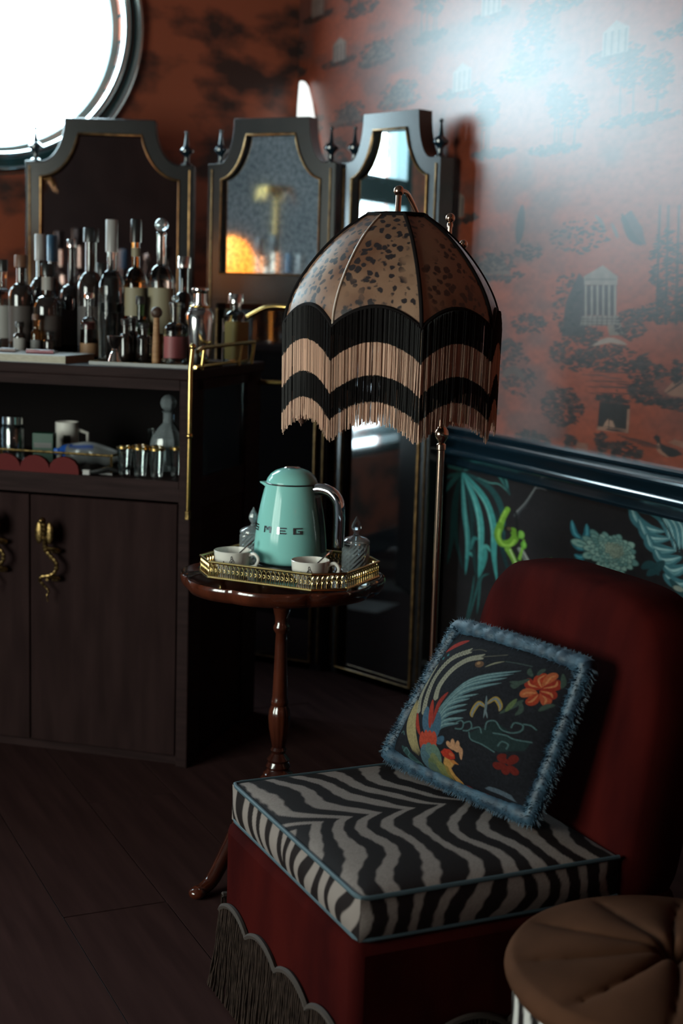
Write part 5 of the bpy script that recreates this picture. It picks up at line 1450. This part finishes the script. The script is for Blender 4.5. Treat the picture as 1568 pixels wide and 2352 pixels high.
bul = (np.clip((1 - (2 * u - 1) ** 2) * (1 - (2 * v - 1) ** 2), 0, 1)) ** .5
edge_in = 1 - .035 * (np.sin(pi * u) * 0 + 1)
P = quad(u, v) + nrm * (bul * .058)[..., None]
link('printed_front', grid_mesh('printed_front', P, cv.c, flip=True), attr_mat('phoenix_velvet', .8, Specular_IOR_Level=.05), pil)
uu, vv = np.meshgrid(np.linspace(0, 1, 40), np.linspace(0, 1, 40)); b2 = (np.clip((1 - (2 * uu - 1) ** 2) * (1 - (2 * vv - 1) ** 2), 0, 1)) ** .5
link('back_cover', grid_mesh('back_cover', quad(uu, vv) - nrm * (b2 * .035)[..., None]), mat('blue_velvet_back', (.03, .06, .10), .8), pil)
fur = noisy(mat('blue_fur', (.06, .15, .25), .55, Sheen_Weight=.1, Sheen_Roughness=.3, Sheen_Tint=(.5, .75, .9)), (.008, .022, .041), (.026, .064, .10), 40, 3)
ed = []
for k in range(160):
    q = k / 40; s = q - int(q); c4 = [(BLc, BRc), (BRc, TRc), (TRc, TLc), (TLc, BLc)][int(q) % 4]; ed.append(c4[0] * (1 - s) + c4[1] * s)
cen = (BLc + BRc + TLc + TRc) / 4; NV = Vector(nrm); rd = random.Random(11)
ed = [e_ + (e_ - cen).normalized() * .006 for e_ in ed]
MB().tube([tuple(e_) for e_ in ed], [.017 + rd.uniform(-.002, .002) for _ in ed], 12, True).build('fur_roll', fur, pil)
V = []; F_ = []
for _ in range(9000):
    k = rd.uniform(0, 160); i = int(k) % 160; s = k - int(k); p = ed[i] * (1 - s) + ed[(i + 1) % 160] * s; tg = (ed[(i + 1) % 160] - ed[i]).normalized()
    o1 = tg.cross(NV).normalized(); a = rd.uniform(0, 2 * pi); d_ = (o1 * cos(a) + NV * sin(a) + tg * rd.uniform(-.5, .5)).normalized()
    q = p + d_ * .014; e_ = q + d_ * rd.uniform(.007, .013) + Vector((0, 0, -.003)); w_ = tg * .0011; n0 = len(V)
    V += [tuple(q - w_), tuple(q + w_), tuple(e_)]; F_.append((n0, n0 + 1, n0 + 2))
fu = MB(); fu.v = V; fu.f = F_; tag(fu.build('fur_pile', fur, pil, smooth=False), kind='stuff')

# ------------------------------------------------------------------ round pouf in front
pf = thing('round_pouf', 'round tufted brown velvet pouf with zebra-striped sides', 'pouf', (1.325, 1.615, 0))
brv = noisy(mat('brown_velvet', (.14, .06, .03), .85, Specular_IOR_Level=.03), (.046, .020, .0115), (.072, .031, .0175), 7, 3, bump=.1, bscale=250)
nA, nR = 220, 60; P = np.zeros((nR, nA, 3)); A = np.linspace(0, 2 * pi, nA, endpoint=False)
for j in range(nR):
    f = j / (nR - 1); r = .243 * min(1.0, f / .86) if f < .86 else .243 + .010 * sin((f - .86) / .14 * pi)
    fl_ = np.abs(np.sin(5 * A + 1.2 + .9 * min(1, f))) ** .35
    if f < .86:
        q = f / .86; z = .425 + .024 * (1 - q ** 3) - .040 * np.exp(-(q / .10) ** 2) - .018 * (1 - fl_) * min(1, q * 6) * (1 - q ** 6)
    else: z = .425 - .042 * (f - .86) / .14 + 0 * A
    P[j, :, 0] = r * np.cos(A); P[j, :, 1] = r * np.sin(A); P[j, :, 2] = z
ts = link('tufted_seat', grid_mesh('tufted_seat', P, wrap_u=True), brv, pf, ang=80)
MB().ball((0, 0, .412), .014, 14, 8, (1, 1, .6)).build('button', brv, ts)
nA2, nZ = 300, 30; A = np.linspace(0, 2 * pi, nA2, endpoint=False)[None, :]; Zz = np.linspace(.02, .388, nZ)[:, None]
P = np.stack([.238 * np.cos(A) + 0 * Zz, .238 * np.sin(A) + 0 * Zz, Zz + 0 * A], -1)
st_ = np.clip(np.sin(22 * A + 3.0 * np.sin(9 * Zz + 3 * A) + 1.1 * np.sin(30 * Zz)) * 3 + .3, 0, 1)[..., None]
link('zebra_side', grid_mesh('zebra_side', P, BK * (1 - st_) + np.array((.46, .43, .41)) * st_, wrap_u=True), zm, pf)
MB().lathe([(0, 0), (.225, 0), (.225, .022), (0, .022)], 48).build('base', M['dark_wood'], pf)
